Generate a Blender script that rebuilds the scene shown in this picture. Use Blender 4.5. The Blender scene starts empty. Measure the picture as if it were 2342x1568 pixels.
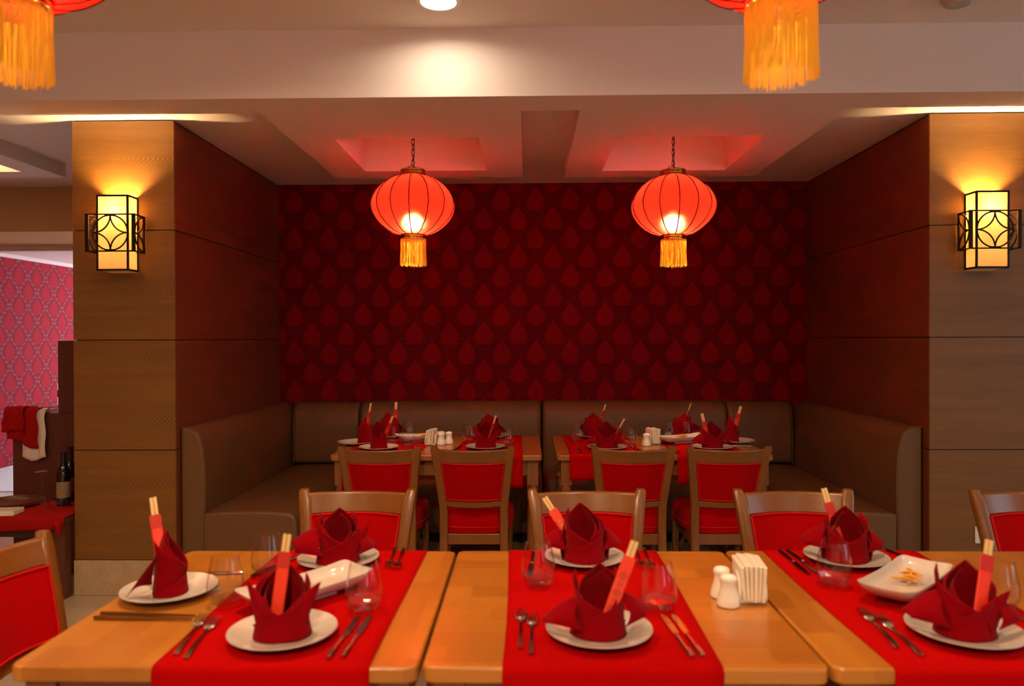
import bpy, bmesh, math, random
from mathutils import Vector, Matrix
PI = math.pi
R = math.radians
SC = bpy.context.scene
COL = SC.collection

# ------------------------------------------------------------------ camera
cam_d = bpy.data.cameras.new('camera')
cam = bpy.data.objects.new('camera', cam_d)
COL.objects.link(cam)
cam_d.sensor_fit = 'HORIZONTAL'
cam_d.sensor_width = 36.0
cam_d.lens = 36.0 * 1700.0 / 2342.0
cam.matrix_world = (Matrix.Translation((0, 0, 1.39)) @ Matrix.Rotation(R(1.08), 4, 'Z')
                    @ Matrix.Rotation(R(90 - .34), 4, 'X') @ Matrix.Rotation(R(-.2), 4, 'Z'))
cam_d.dof.use_dof = True
cam_d.dof.focus_distance = 4.3
cam_d.dof.aperture_fstop = 2.8
cam_d.clip_start = .05
SC.camera = cam

# ------------------------------------------------------------------ world, daylight, exposure
world = bpy.data.worlds.new('world')
SC.world = world
world.use_nodes = True
bg = world.node_tree.nodes['Background']
bg.inputs[0].default_value = (.55, .72, 1.0, 1)
bg.inputs[1].default_value = .35
SC.view_settings.view_transform = 'Standard'
SC.view_settings.look = 'None'
SC.view_settings.gamma = 1
SC.view_settings.use_curve_mapping = False
SC.view_settings.exposure = 0.0
SC.cycles.use_light_tree = False
SC.cycles.max_bounces = 5
SC.cycles.diffuse_bounces = 3
SC.cycles.glossy_bounces = 3
SC.cycles.transparent_max_bounces = 14
SC.cycles.transmission_bounces = 5
SC.cycles.use_adaptive_sampling = True
SC.cycles.adaptive_threshold = .03
SC.cycles.caustics_reflective = False
SC.cycles.caustics_refractive = False
SC.cycles.sample_clamp_indirect = 40.0
SC.cycles.use_denoising = True


def area(name, loc, rot, sx, sy, power, col):
    l = bpy.data.lights.new(name, 'AREA')
    l.shape = 'RECTANGLE'
    l.size, l.size_y, l.energy, l.color = sx, sy, power, col
    o = bpy.data.objects.new(name, l)
    COL.objects.link(o)
    o.location = loc
    o.rotation_euler = rot
    return o


# daylight coming in through the windows of the dining room (right and behind the camera) and of the far room
area('daylight_window_right', (5.9, .6, 1.45), (R(90), 0, R(90)), 2.4, 1.6, 26, (.55, .80, 1))
area('daylight_window_rear', (3.4, -3.4, 1.45), (R(90), 0, 0), 1.3, 1.6, 16, (.60, .80, 1))
area('daylight_window_far_room', (-3.2, 9.8, 1.35), (R(-90), 0, 0), 2.2, 1.5, 105, (1, .86, .92))


# ------------------------------------------------------------------ small node language
def lin(c):
    return tuple((v / 12.92 if v <= .04045 else ((v + .055) / 1.055) ** 2.4) for v in c)


def rgb(r, g, b):
    return lin((r / 255, g / 255, b / 255)) + (1,)


class X:
    nt = None

    def __init__(s, sock):
        s.s = sock

    @staticmethod
    def m(op, *a):
        n = X.nt.nodes.new('ShaderNodeMath')
        n.operation = op
        for i, v in enumerate(a):
            if isinstance(v, X):
                X.nt.links.new(v.s, n.inputs[i])
            else:
                n.inputs[i].default_value = v
        return X(n.outputs[0])

    def __add__(s, o): return X.m('ADD', s, o)
    __radd__ = __add__
    def __sub__(s, o): return X.m('SUBTRACT', s, o)
    def __rsub__(s, o): return X.m('SUBTRACT', o, s)
    def __mul__(s, o): return X.m('MULTIPLY', s, o)
    __rmul__ = __mul__
    def __truediv__(s, o): return X.m('DIVIDE', s, o)
    def abs(s): return X.m('ABSOLUTE', s)
    def round(s): return X.m('ROUND', s)
    def cos(s): return X.m('COSINE', s)
    def sin(s): return X.m('SINE', s)
    def sqrt(s): return X.m('SQRT', s)
    def lt(s, o): return X.m('LESS_THAN', s, o)
    def gt(s, o): return X.m('GREATER_THAN', s, o)
    def max(s, o): return X.m('MAXIMUM', s, o)
    def min(s, o): return X.m('MINIMUM', s, o)
    def exp(s): return X.m('EXPONENT', s)
    def atan2(s, o): return X.m('ARCTAN2', s, o)
    def clamp(s): return X.m('MINIMUM', X.m('MAXIMUM', s, 0.0), 1.0)

    def step(s, e, w):          # smooth 1 where s < e
        return ((e - s) * (1.0 / w) + .5).clamp()


MATS = {}


def new_mat(name):
    m = bpy.data.materials.new(name)
    m.use_nodes = True
    nt = m.node_tree
    X.nt = nt
    b = nt.nodes['Principled BSDF']
    MATS[name] = m
    return m, nt, b


def link(a, b):
    X.nt.links.new(a.s if isinstance(a, X) else a, b)


def mix(fac, a, b):
    n = X.nt.nodes.new('ShaderNodeMix')
    n.data_type = 'RGBA'
    for v, i in ((fac, 0), (a, 6), (b, 7)):
        if isinstance(v, X):
            link(v, n.inputs[i])
        elif hasattr(v, 'is_output'):
            link(v, n.inputs[i])
        else:
            n.inputs[i].default_value = v
    return n.outputs[2]


def coords(kind='Object', scale=None):
    t = X.nt.nodes.new('ShaderNodeTexCoord')
    o = t.outputs[kind]
    if kind == 'World':
        pass
    if scale:
        mp = X.nt.nodes.new('ShaderNodeMapping')
        mp.inputs['Scale'].default_value = scale
        link(o, mp.inputs[0])
        o = mp.outputs[0]
    return o


def worldpos(scale=None):
    g = X.nt.nodes.new('ShaderNodeNewGeometry')
    o = g.outputs['Position']
    if scale:
        mp = X.nt.nodes.new('ShaderNodeMapping')
        mp.inputs['Scale'].default_value = scale
        link(o, mp.inputs[0])
        o = mp.outputs[0]
    return o


def sep(v):
    n = X.nt.nodes.new('ShaderNodeSeparateXYZ')
    link(v, n.inputs[0])
    return X(n.outputs[0]), X(n.outputs[1]), X(n.outputs[2])


def noise(v, scale=5, detail=3, rough=.5, dist=0):
    n = X.nt.nodes.new('ShaderNodeTexNoise')
    link(v, n.inputs['Vector'])
    n.inputs['Scale'].default_value = scale
    n.inputs['Detail'].default_value = detail
    n.inputs['Roughness'].default_value = rough
    n.inputs['Distortion'].default_value = dist
    return X(n.outputs[0])


def bump(b, h, strength=.2, dist=.01):
    n = X.nt.nodes.new('ShaderNodeBump')
    n.inputs['Strength'].default_value = strength
    n.inputs['Distance'].default_value = dist
    link(h, n.inputs['Height'])
    link(n.outputs[0], b.inputs['Normal'])


def simple(name, col, rough=.5, metal=0, coat=0, sheen=0, nz=None, spec=.5):
    m, nt, b = new_mat(name)
    b.inputs['Base Color'].default_value = col
    b.inputs['Roughness'].default_value = rough
    b.inputs['Metallic'].default_value = metal
    b.inputs['Coat Weight'].default_value = coat
    b.inputs['Coat Roughness'].default_value = .08
    b.inputs['Specular IOR Level'].default_value = spec
    b.inputs['Sheen Weight'].default_value = sheen
    if nz:
        sc_, amt, bs = nz
        h = noise(coords('Object'), sc_, 3, .6)
        dark = tuple(c * (1 - amt) for c in col[:3]) + (1,)
        link(mix(h, dark, tuple(min(1, c * (1 + amt * .6)) for c in col[:3]) + (1,)), b.inputs['Base Color'])
        if bs:
            bump(b, h, bs, .002)
    return m


# plain materials
simple('plaster', rgb(232, 221, 213), .9, spec=.2)
simple('white_plaster', rgb(236, 228, 228), .9, spec=.2)
simple('tan_plaster', rgb(196, 160, 112), .9, spec=.2)
simple('porcelain', rgb(208, 196, 186), .12, coat=.4)
simple('shaker_ceramic', rgb(240, 232, 220), .22, coat=.3)
simple('paper', rgb(246, 232, 212), .85, nz=(40, .03, 0))
simple('bronze', rgb(46, 30, 20), .35, .75)
simple('gold', rgb(226, 170, 72), .22, 1)
simple('aged_brass', rgb(150, 112, 62), .3, 1)
simple('gold_red', rgb(150, 30, 14), .35, .3)
simple('dark_iron', rgb(40, 24, 20), .45, .7)
simple('silver', rgb(212, 204, 198), .16, 1)
simple('rib_wire', rgb(60, 8, 4), .5, .2)
simple('bamboo', rgb(226, 186, 124), .6, nz=(60, .1, 0))
simple('sleeve_red', rgb(234, 54, 20), .55, nz=(30, .08, 0))
simple('piping_red', rgb(196, 10, 14), .7, spec=.15)
simple('black', rgb(14, 10, 10), .6)
simple('bottle_glass', rgb(16, 14, 10), .08, coat=.5)
simple('foil_black', rgb(34, 20, 16), .35)
simple('bottle_label', rgb(150, 130, 96), .7)
simple('blue_label', rgb(24, 40, 110), .5)
simple('grey_plastic', rgb(186, 176, 168), .5)
simple('white_plastic', rgb(232, 226, 214), .4)
simple('snack', rgb(226, 160, 60), .5, nz=(120, .3, .3))
simple('towel_red', rgb(158, 18, 13), .95, spec=.1, nz=(220, .15, .3))
simple('towel_white', rgb(226, 206, 196), .95, sheen=.3, nz=(220, .06, .3))
simple('dark_wood', rgb(74, 34, 22), .5, nz=(12, .2, 0))
simple('kick_black', rgb(18, 12, 10), .8)
simple('sleeve_inner', rgb(190, 30, 20), .6)
simple('tile_pale', rgb(196, 200, 208), .22, nz=(6, .06, 0))


def fabric(name, col, scale=420, amt=.16, sheen=.25, bs=.25, rough=.95, spec=.15):
    m, nt, b = new_mat(name)
    v = coords('Object')
    h = noise(v, scale, 1, .6)
    f = h
    d = tuple(c * (1 - amt) for c in col[:3]) + (1,)
    l = tuple(min(1, c * (1 + amt)) for c in col[:3]) + (1,)
    link(mix(f, d, l), b.inputs['Base Color'])
    b.inputs['Roughness'].default_value = rough
    b.inputs['Specular IOR Level'].default_value = spec
    b.inputs['Sheen Weight'].default_value = sheen
    b.inputs['Sheen Roughness'].default_value = .5
    bump(b, h, bs, .0012)
    return m


fabric('chair_red', rgb(168, 1, 4), 420, .16, .02, .25, .95, .04)
fabric('runner_red', rgb(170, 3, 2), 300, .1, .0, .25, .95, .04)
fabric('napkin_red', rgb(132, 1, 12), 500, .1, .03, .25, .95, .05)
fabric('bench_taupe', rgb(106, 73, 43), 350, .10, .0, .15, .5, .4)


def wood(name, c1, c2, rough=.35, coat=.15, axis=1, world_=False, cathedral=False, staves=0.0, grain=1.0):
    """grain runs along `axis` (0 = x, 1 = y, 2 = z)"""
    m, nt, b = new_mat(name)
    sc = [14 * grain] * 3
    sc[axis] = .9 * grain
    big = noise(worldpos(sc) if world_ else coords('Object', sc), 1.0, 3, .6, .4)
    sc2 = [230] * 3
    sc2[axis] = 7
    fine = noise(worldpos(sc2) if world_ else coords('Object', sc2), 1.0, 1, .6)
    f = (big * .75 + fine * .40 - .08).clamp()
    if cathedral or staves:
        x, y, z = sep(worldpos() if world_ else coords('Object'))
    if cathedral:
        k = (z - .258 + (big - .5) * .03) * (1 / .352)
        dz = (k - k.round()) * .352
        ring = ((x + dz.abs() * 1.5 + fine * .003) * 235.0).sin() * .5 + .5
        side = (1.3 - (x.abs() - 1.9) * 3.0).clamp()
        msk = ((dz * dz) * (-1 / .0013)).exp() * side
        f = (f * (1 - msk * .6) + ring * msk * .7).clamp()
    if staves:
        rx = X.m('FLOOR', x / staves)
        gy = (y + rx * .137) * (1 / .33)
        n = X.nt.nodes.new('ShaderNodeTexWhiteNoise')
        n.noise_dimensions = '2D'
        cb = X.nt.nodes.new('ShaderNodeCombineXYZ')
        link(rx, cb.inputs[0])
        link(X.m('FLOOR', gy), cb.inputs[1])
        link(cb.outputs[0], n.inputs['Vector'])
        f = (f * .62 + X(n.outputs[0]) * .42).clamp()
    link(mix(f, c1, c2), b.inputs['Base Color'])
    b.inputs['Roughness'].default_value = rough
    b.inputs['Coat Weight'].default_value = coat
    b.inputs['Coat Roughness'].default_value = .18
    return m


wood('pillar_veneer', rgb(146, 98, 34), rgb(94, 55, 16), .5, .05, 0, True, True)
wood('pillar_veneer_side_redlit', rgb(126, 64, 32), rgb(92, 42, 20), .55, .03, 1, True)  # red lantern light put into the side veneer colour, redder and darker
wood('table_wood', rgb(196, 128, 44), rgb(144, 80, 22), .30, .25, 1, staves=.075)
wood('back_table_wood', rgb(176, 108, 50), rgb(138, 78, 32), .32, .2, 0)
wood('leg_wood', rgb(150, 92, 44), rgb(110, 62, 26), .4, .2, 2)
wood('chair_wood', rgb(146, 90, 32), rgb(106, 58, 17), .32, .3, 2)
wood('chair_rail_wood', rgb(146, 90, 32), rgb(106, 58, 17), .32, .3, 0)
wood('station_wood', rgb(104, 52, 34), rgb(74, 34, 22), .45, .15, 2)


def stone(name, c1, c2):
    m, nt, b = new_mat(name)
    v = coords('Object')
    a = noise(v, 14, 5, .65)
    s = noise(v, 120, 2, .6)
    link(mix((a * .8 + (s.gt(.62)) * .3).clamp(), c1, c2), b.inputs['Base Color'])
    b.inputs['Roughness'].default_value = .4


stone('plinth_marble', rgb(196, 172, 140), rgb(150, 124, 92))


def floor_mat():
    m, nt, b = new_mat('floor_travertine')
    v = worldpos()
    x, y, z = sep(v)
    st = noise(worldpos((1.2, 16, 1)), 1.5, 4, .6, .3)
    col = mix(st, rgb(160, 142, 120), rgb(186, 170, 148))
    gx = (x * (1 / .6)); gy = (y * (1 / .3))
    ln = ((gx - gx.round()).abs() * .6).min((gy - gy.round()).abs() * .3).lt(.0022)
    link(mix(ln * .12, col, rgb(92, 76, 62)), b.inputs['Base Color'])
    b.inputs['Roughness'].default_value = .3


floor_mat()


def wallpaper(name, ground, motif, detail, scroll_col, scroll_amt):
    """damask: pointed scalloped motifs in half-drop, ogee scroll lines between them"""
    m, nt, b = new_mat(name)
    x, y, z = sep(worldpos())
    px, pz = .2665, .294
    u = (x + y + .0665) / px          # walls run along x or along y
    v = (z - .105) / pz
    du = (u - u.round()).abs()
    w = .25 + (v * 6.28318).cos() * .195          # ogee outline of the cells
    d = (du - w).abs()
    half = du.gt(w) * .5                          # the shifted lattice lies outside the outline
    u2, v2 = u + half, v + half
    a = ((u2 - u2.round()) * px).abs()
    c = (v2 - v2.round()) * pz
    t = ((c + .088) * (1 / .193)).clamp()
    wd = X.m('POWER', t, .70) * X.m('POWER', 1 - t, 1.4) * .262
    lob = 1 + (c * (6.28318 / .032) + 1.2).cos() * .14
    q = a / (wd * lob + .0004)
    fill = q.step(1.0, .12)
    inner = ((q * 9.0).sin() * (c * 210.0).cos() * .5 + .5) * fill
    base = mix(fill, ground, motif)
    base = mix(inner * .35, base, detail)
    if scroll_amt:
        curl = ((v * 44.0).sin() * (d * 46.0 + 1.2).cos()).gt(.32)
        scroll = d.step(.014, .012).max(d.step(.085, .04) * curl) * (1 - fill)
        base = mix(scroll * scroll_amt, base, scroll_col)
    link(base, b.inputs['Base Color'])
    b.inputs['Roughness'].default_value = .75
    b.inputs['Specular IOR Level'].default_value = .06


wallpaper('damask', rgb(96, 3, 11), rgb(126, 4, 14), rgb(130, 8, 20), rgb(140, 50, 56), .10)
wallpaper('damask_rose', rgb(138, 46, 62), rgb(166, 42, 58), rgb(180, 64, 80), rgb(180, 136, 140), .36)


def translucent(name, col, tr=.75, diff=.25, transp=0.0, folds=None):
    m, nt, b = new_mat(name)
    out = nt.nodes['Material Output']
    nt.nodes.remove(b)
    t = nt.nodes.new('ShaderNodeBsdfTranslucent')
    d = nt.nodes.new('ShaderNodeBsdfDiffuse')
    t.inputs[0].default_value = col
    d.inputs[0].default_value = col
    s = nt.nodes.new('ShaderNodeMixShader')
    s.inputs[0].default_value = diff / (tr + diff)
    link(t.outputs[0], s.inputs[1])
    link(d.outputs[0], s.inputs[2])
    o = s.outputs[0]
    if folds:                       # forward scatter: the bulb glows through as a soft spot
        rf = nt.nodes.new('ShaderNodeBsdfRefraction')
        rf.inputs['Color'].default_value = folds[1]
        rf.inputs['Roughness'].default_value = folds[2]
        rf.inputs['IOR'].default_value = 1.25
        s3 = nt.nodes.new('ShaderNodeMixShader')
        lw = nt.nodes.new('ShaderNodeLayerWeight')
        lw.inputs[0].default_value = .5
        link(X.m('POWER', 1 - X(lw.outputs['Facing']), 1.3) * folds[0], s3.inputs[0])
        link(o, s3.inputs[1])
        link(rf.outputs[0], s3.inputs[2])
        o = s3.outputs[0]
    if transp:
        tp = nt.nodes.new('ShaderNodeBsdfTransparent')
        tp.inputs[0].default_value = (1, .62, .4, 1)
        s2 = nt.nodes.new('ShaderNodeMixShader')
        s2.inputs[0].default_value = transp
        link(o, s2.inputs[1])
        link(tp.outputs[0], s2.inputs[2])
        o = s2.outputs[0]
    link(o, out.inputs[0])
    return m


translucent('lantern_silk', (.92, .013, .006, 1), .8, .2, 0, (.21, (1, .42, .22, 1), .76))
translucent('sconce_glass', (.80, .61, .38, 1), .7, .3, 0, (.12, (1, .9, .7, 1), .5))
translucent('fringe_gold', rgb(255, 206, 70), .12, .88)


def clear_glass(name, tint=(1, 1, 1, 1), pw=4.0, base=.045):
    m, nt, b = new_mat(name)
    out = nt.nodes['Material Output']
    nt.nodes.remove(b)
    f = nt.nodes.new('ShaderNodeLayerWeight')
    f.inputs[0].default_value = .5
    t = nt.nodes.new('ShaderNodeBsdfTransparent')
    t.inputs[0].default_value = tint
    g = nt.nodes.new('ShaderNodeBsdfGlossy')
    g.inputs['Roughness'].default_value = .03
    s = nt.nodes.new('ShaderNodeMixShader')
    link((X.m('POWER', X(f.outputs['Facing']), pw) * .95 + base).clamp(), s.inputs[0])
    link(t.outputs[0], s.inputs[1])
    link(g.outputs[0], s.inputs[2])
    link(s.outputs[0], out.inputs[0])


clear_glass('thin_glass', (.985, .985, .985, 1), 5.0, .03)
clear_glass('solid_glass', (.98, .98, .98, 1), 3.0, .10)


def emit(name, col, st):
    m, nt, b = new_mat(name)
    b.inputs['Base Color'].default_value = (.9, .9, .9, 1)
    b.inputs['Emission Color'].default_value = col
    b.inputs['Emission Strength'].default_value = st


emit('bulb_lantern', (1, .72, .42, 1), 60)
emit('bulb_sconce', (1, .70, .36, 1), 30)
emit('fill_globe_glow', (1, .68, .46, 1), 13)  # glow of the globes added as front fill
emit('downlight_lens', (1, .90, .74, 1), 14)


def sleeve_print(name, mode):
    """red chopstick paper with printed medallions (mode 0) or small gold characters (mode 1)"""
    m, nt, b = new_mat(name)
    x, y, z = sep(coords('Object'))
    if mode == 0:
        k = z / .036
        dz = (k - k.round()) * .036
        r = (x * x + dz * dz).sqrt()
        disc = r.lt(.0088)
        ring = ((r * 2600.0).sin() + (x.atan2(dz) * 6.0).sin() * .8).gt(.1)
        k2 = (z + .018) / .036
        dz2 = (k2 - k2.round()) * .036
        glyph = ((x * 900.0).sin() * (dz2 * 900.0).sin()).gt(.12) * x.abs().lt(.006) * dz2.abs().lt(.006)
        fac = ((disc * ring) + glyph).clamp() * .75
        link(mix(fac, rgb(232, 62, 28), rgb(96, 16, 10)), b.inputs['Base Color'])
    else:
        k = z / .017
        dz = (k - k.round()) * .017
        g = ((x * 1100.0).sin() * (dz * 950.0).cos()).gt(-.05) * x.abs().lt(.0062) * dz.abs().lt(.0062)
        link(mix(g * .6, rgb(226, 56, 34), rgb(236, 170, 60)), b.inputs['Base Color'])
    b.inputs['Roughness'].default_value = .5


sleeve_print('sleeve_medallion', 0)
sleeve_print('sleeve_characters', 1)


def box_print():
    m, nt, b = new_mat('check_box_print')
    x, y, z = sep(coords('Object'))
    k = x / .022
    s = (k - k.round()).abs().lt(.2) * y.abs().lt(.05) * z.gt(.02)
    link(mix(s * .8, rgb(232, 218, 198), rgb(92, 70, 58)), b.inputs['Base Color'])
    b.inputs['Roughness'].default_value = .6


box_print()


# ------------------------------------------------------------------ mesh collector
class MB:
    def __init__(s):
        s.v, s.f = [], []

    def add(s, verts, faces, mtx=None):
        n = len(s.v)
        s.v += [tuple(mtx @ Vector(p)) if mtx else tuple(p) for p in verts]
        s.f += [tuple(i + n for i in f) for f in faces]
        return s

    def box(s, x0, x1, y0, y1, z0, z1):
        v = [(x, y, z) for z in (z0, z1) for y in (y0, y1) for x in (x0, x1)]
        f = [(0, 2, 3, 1), (4, 5, 7, 6), (0, 1, 5, 4), (2, 6, 7, 3), (0, 4, 6, 2), (1, 3, 7, 5)]
        return s.add(v, f)

    def lathe(s, prof, n=32, mtx=None, cap0=True, cap1=True, closed=False):
        v, f = [], []
        k = len(prof)
        for i in range(n):
            a = 2 * PI * i / n
            c, t = math.cos(a), math.sin(a)
            v += [(r * c, r * t, z) for r, z in prof]
        for i in range(n):
            j = (i + 1) % n
            for q in range(k if closed else k - 1):
                q2 = (q + 1) % k
                f.append((i * k + q, j * k + q, j * k + q2, i * k + q2))
        if not closed:
            if cap0 and prof[0][0] > 1e-6:
                f.append(tuple(i * k for i in reversed(range(n))))
            if cap1 and prof[-1][0] > 1e-6:
                f.append(tuple(i * k + k - 1 for i in range(n)))
        return s.add(v, f, mtx)

    def tube(s, pts, r, n=8, closed=False, caps=True):
        pts = [Vector(p) for p in pts]
        m = len(pts)
        rr = r if isinstance(r, (list, tuple)) else [r] * m
        v, f = [], []
        up = None
        for i, p in enumerate(pts):
            a = pts[(i - 1) % m] if (closed or i) else p
            b = pts[(i + 1) % m] if (closed or i < m - 1) else p
            t = (b - a).normalized()
            if up is None:
                up = Vector((0, 0, 1)) if abs(t.z) < .9 else Vector((0, 1, 0))
            s1 = t.cross(up).normalized()
            up = s1.cross(t).normalized()
            for k in range(n):
                an = 2 * PI * k / n
                v.append(p + (s1 * math.cos(an) + up * math.sin(an)) * rr[i])
        for i in range(m if closed else m - 1):
            j = (i + 1) % m
            for k in range(n):
                k2 = (k + 1) % n
                f.append((i * n + k, i * n + k2, j * n + k2, j * n + k))
        if caps and not closed:
            f.append(tuple(reversed(range(n))))
            f.append(tuple((m - 1) * n + k for k in range(n)))
        return s.add(v, f)

    def sweep(s, pts, secs):
        """pts: centres; secs: list of (w, d) rounded rectangles in the x-y plane at each centre"""
        v, f = [], []
        n = 12
        for (x, y, z), (w, d) in zip(pts, secs):
            r = min(w, d) * .28
            for cx, cy, a0 in ((1, 1, 0), (-1, 1, 90), (-1, -1, 180), (1, -1, 270)):
                for q in (0, 45, 90):
                    a = R(a0 + q)
                    v.append((x + cx * (w / 2 - r) + r * math.cos(a), y + cy * (d / 2 - r) + r * math.sin(a), z))
        m = len(pts)
        for i in range(m - 1):
            for k in range(n):
                k2 = (k + 1) % n
                f.append((i * n + k, i * n + k2, (i + 1) * n + k2, (i + 1) * n + k))
        f.append(tuple(reversed(range(n))))
        f.append(tuple((m - 1) * n + k for k in range(n)))
        return s.add(v, f)

    def grid(s, fn, nu, nv, mtx=None):
        v = [fn(i / nu, j / nv) for j in range(nv + 1) for i in range(nu + 1)]
        f = []
        for j in range(nv):
            for i in range(nu):
                a = j * (nu + 1) + i
                f.append((a, a + 1, a + nu + 2, a + nu + 1))
        return s.add(v, f, mtx)

    def prism(s, poly, axis, a, b):
        """poly: 2-D points; axis 'x','y','z' is the extrusion direction"""
        def P(p, t):
            return {'x': (t, p[0], p[1]), 'y': (p[0], t, p[1]), 'z': (p[0], p[1], t)}[axis]
        n = len(poly)
        v = [P(p, a) for p in poly] + [P(p, b) for p in poly]
        f = [tuple(range(n)), tuple(reversed(range(n, 2 * n)))]
        for i in range(n):
            j = (i + 1) % n
            f.append((j, i, n + i, n + j))
        return s.add(v, f)

    def mesh(s, name, mat, smooth=True, fix=True):
        me = bpy.data.meshes.new(name)
        me.from_pydata(s.v, [], s.f)
        if fix:
            bm = bmesh.new()
            bm.from_mesh(me)
            bmesh.ops.recalc_face_normals(bm, faces=bm.faces)
            bm.to_mesh(me)
            bm.free()
        if mat:
            me.materials.append(MATS[mat])
        if smooth:
            for p in me.polygons:
                p.use_smooth = True
            try:
                me.set_sharp_from_angle(angle=R(42))
            except Exception:
                pass
        return me

    def build(s, name, mat, parent=None, smooth=True, fix=True):
        return put(name, s.mesh(name, mat, smooth, fix), parent)


def put(name, me, parent=None, loc=None, rot=None):
    o = bpy.data.objects.new(name, me)
    COL.objects.link(o)
    if parent:
        o.parent = parent
    if loc:
        o.location = loc
    if rot:
        o.rotation_euler = rot
    return o


def bevel(o, w=.004, seg=2, ang=40):
    m = o.modifiers.new('edge', 'BEVEL')
    m.width, m.segments, m.limit_method, m.angle_limit = w, seg, 'ANGLE', R(ang)
    m.harden_normals = False
    return o


def solid(o, t, off=0):
    m = o.modifiers.new('thick', 'SOLIDIFY')
    m.thickness, m.offset = t, off
    return o


def tag(o, label, cat=None, group=None, kind=None):
    o['label'] = label
    if cat:
        o['category'] = cat
    if group:
        o['group'] = group
    if kind:
        o['kind'] = kind
    return o


def thing(name, label, cat, loc=(0, 0, 0), rz=0, group=None):
    o = bpy.data.objects.new(name, None)
    o.empty_display_size = .05
    COL.objects.link(o)
    o.location = loc
    o.rotation_euler = (0, 0, rz)
    return tag(o, label, cat, group)


def struct(o, label):
    o['kind'] = 'structure'
    o['label'] = label
    return o


def dup(root, label, loc, rz=0, group=None):
    r = root.copy()
    COL.objects.link(r)
    r.location = loc
    r.rotation_euler = (0, 0, rz)
    r['label'] = label
    if group:
        r['group'] = group
    for ch in list(root.children):
        c = ch.copy()
        COL.objects.link(c)
        c.parent = r
        for g in list(ch.children):
            d = g.copy()
            COL.objects.link(d)
            d.parent = c
    return r


def light(name, kind, loc, power, col, parent=None, radius=.03, **kw):
    l = bpy.data.lights.new(name, kind)
    l.energy, l.color = power, col
    if kind in ('POINT', 'SPOT'):
        l.shadow_soft_size = radius
    for k, v in kw.items():
        setattr(l, k, v)
    o = bpy.data.objects.new(name, l)
    COL.objects.link(o)
    o.location = loc
    if parent:
        o.parent = parent
    return o


# ================================================================== THE SETTING
ZC, ZA, ZS = 2.80, 2.583, 2.49      # dining-room ceiling, alcove ceiling, dropped panels
YB, YP = 5.72, 4.0                  # back wall, pillar fronts
XL0, XL1 = -2.463, -1.906           # left pillar
XR0, XR1 = 2.149, 2.72              # right pillar

struct(MB().box(-5.1, 6.1, -3.7, 10.2, -.1, 0).build('floor', 'floor_travertine', smooth=False), 'pale travertine floor running through the dining room')
fl = bpy.data.objects['floor']
tm = bevel(put('tile', MB().box(-.222, .222, -.222, .222, 0, .006).mesh('tile', 'tile_pale', False), fl, (-4.67, 6.95, 0)), .003, 1)
for i in range(3):
    for j in range(6):
        if i or j:
            c = tm.copy(); COL.objects.link(c); c.parent = fl
            c.location = (-4.67 + .45 * i, 6.95 + .45 * j, 0)

mb = MB().box(-5.1, 6.1, -3.7, 3.44, ZC, ZC + .1).box(-5.1, 6.1, 3.4, 5.9, ZC + .02, ZC + .1)
struct(mb.build('ceiling', 'plaster', smooth=False), 'off-white plaster ceiling of the dining room')
struct(MB().box(-5.0, 6.0, 3.38, 3.60, ZS, ZC + .02).build('trim_1', 'plaster', smooth=False), 'wide plaster beam crossing in front of the alcove')
# higher alcove ceiling, seen in the strips around the dropped panels
mb = MB()
for a in ((XL1 - .3, -1.27, 3.601, YB + .1), (1.53, XR0 + .3, 3.601, YB + .1), (-1.27, 1.53, 5.07, YB + .1), (-.06, .31, 3.601, 5.07),
          (-4.89, -3.15, 4.96, YB), (-3.15, XL1 - .3, 3.601, YB), (XR0 + .3, 5.97, 3.601, YB)):
    mb.box(*a, ZA, ZA + .05)
struct(mb.build('ceiling_alcove', 'plaster', smooth=False), 'raised plaster ceiling behind the dropped panels of the alcove')


def dropped_panel(name, x0, x1, y0, y1, hx0, hx1, hy0, hy1, label):
    mb = MB()
    for a in ((x0, hx0, y0, y1), (hx1, x1, y0, y1), (hx0, hx1, y0, hy0), (hx0, hx1, hy1, y1)):
        mb.box(*a, ZS, ZA + .02)
    t = .03
    for a in ((hx0 - t, hx0, hy0 - t, hy1 + t), (hx1, hx1 + t, hy0 - t, hy1 + t), (hx0, hx1, hy0 - t, hy0), (hx0, hx1, hy1, hy1 + t)):
        mb.box(*a, ZA + .02, ZC)
    mb.box(hx0 - t, hx1 + t, hy0 - t, hy1 + t, ZC, ZC + .018)
    o = mb.build(name, 'plaster', smooth=False)
    return struct(o, label)


dropped_panel('ceiling_panel', -1.292, -.020, 3.60, 5.08, -1.051, -.257, 4.075, 4.865, 'dropped plaster ceiling panel with square recess above left alcove lantern')
dropped_panel('ceiling_panel', .265, 1.558, 3.60, 5.10, .503, 1.31, 4.075, 4.905, 'dropped plaster ceiling panel with square recess above right alcove lantern')
dropped_panel('ceiling_panel', -4.6, -3.11, 3.60, 4.98, -4.3, -3.292, 4.1, 4.80, 'dropped plaster ceiling panel over the passage beside the left pillar')

struct(MB().box(-2.47, 6.0, YB, YB + .12, 0, ZC).build('wall_back', 'damask', smooth=False), 'dark red damask wallpaper wall at the back of the alcove')


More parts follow.
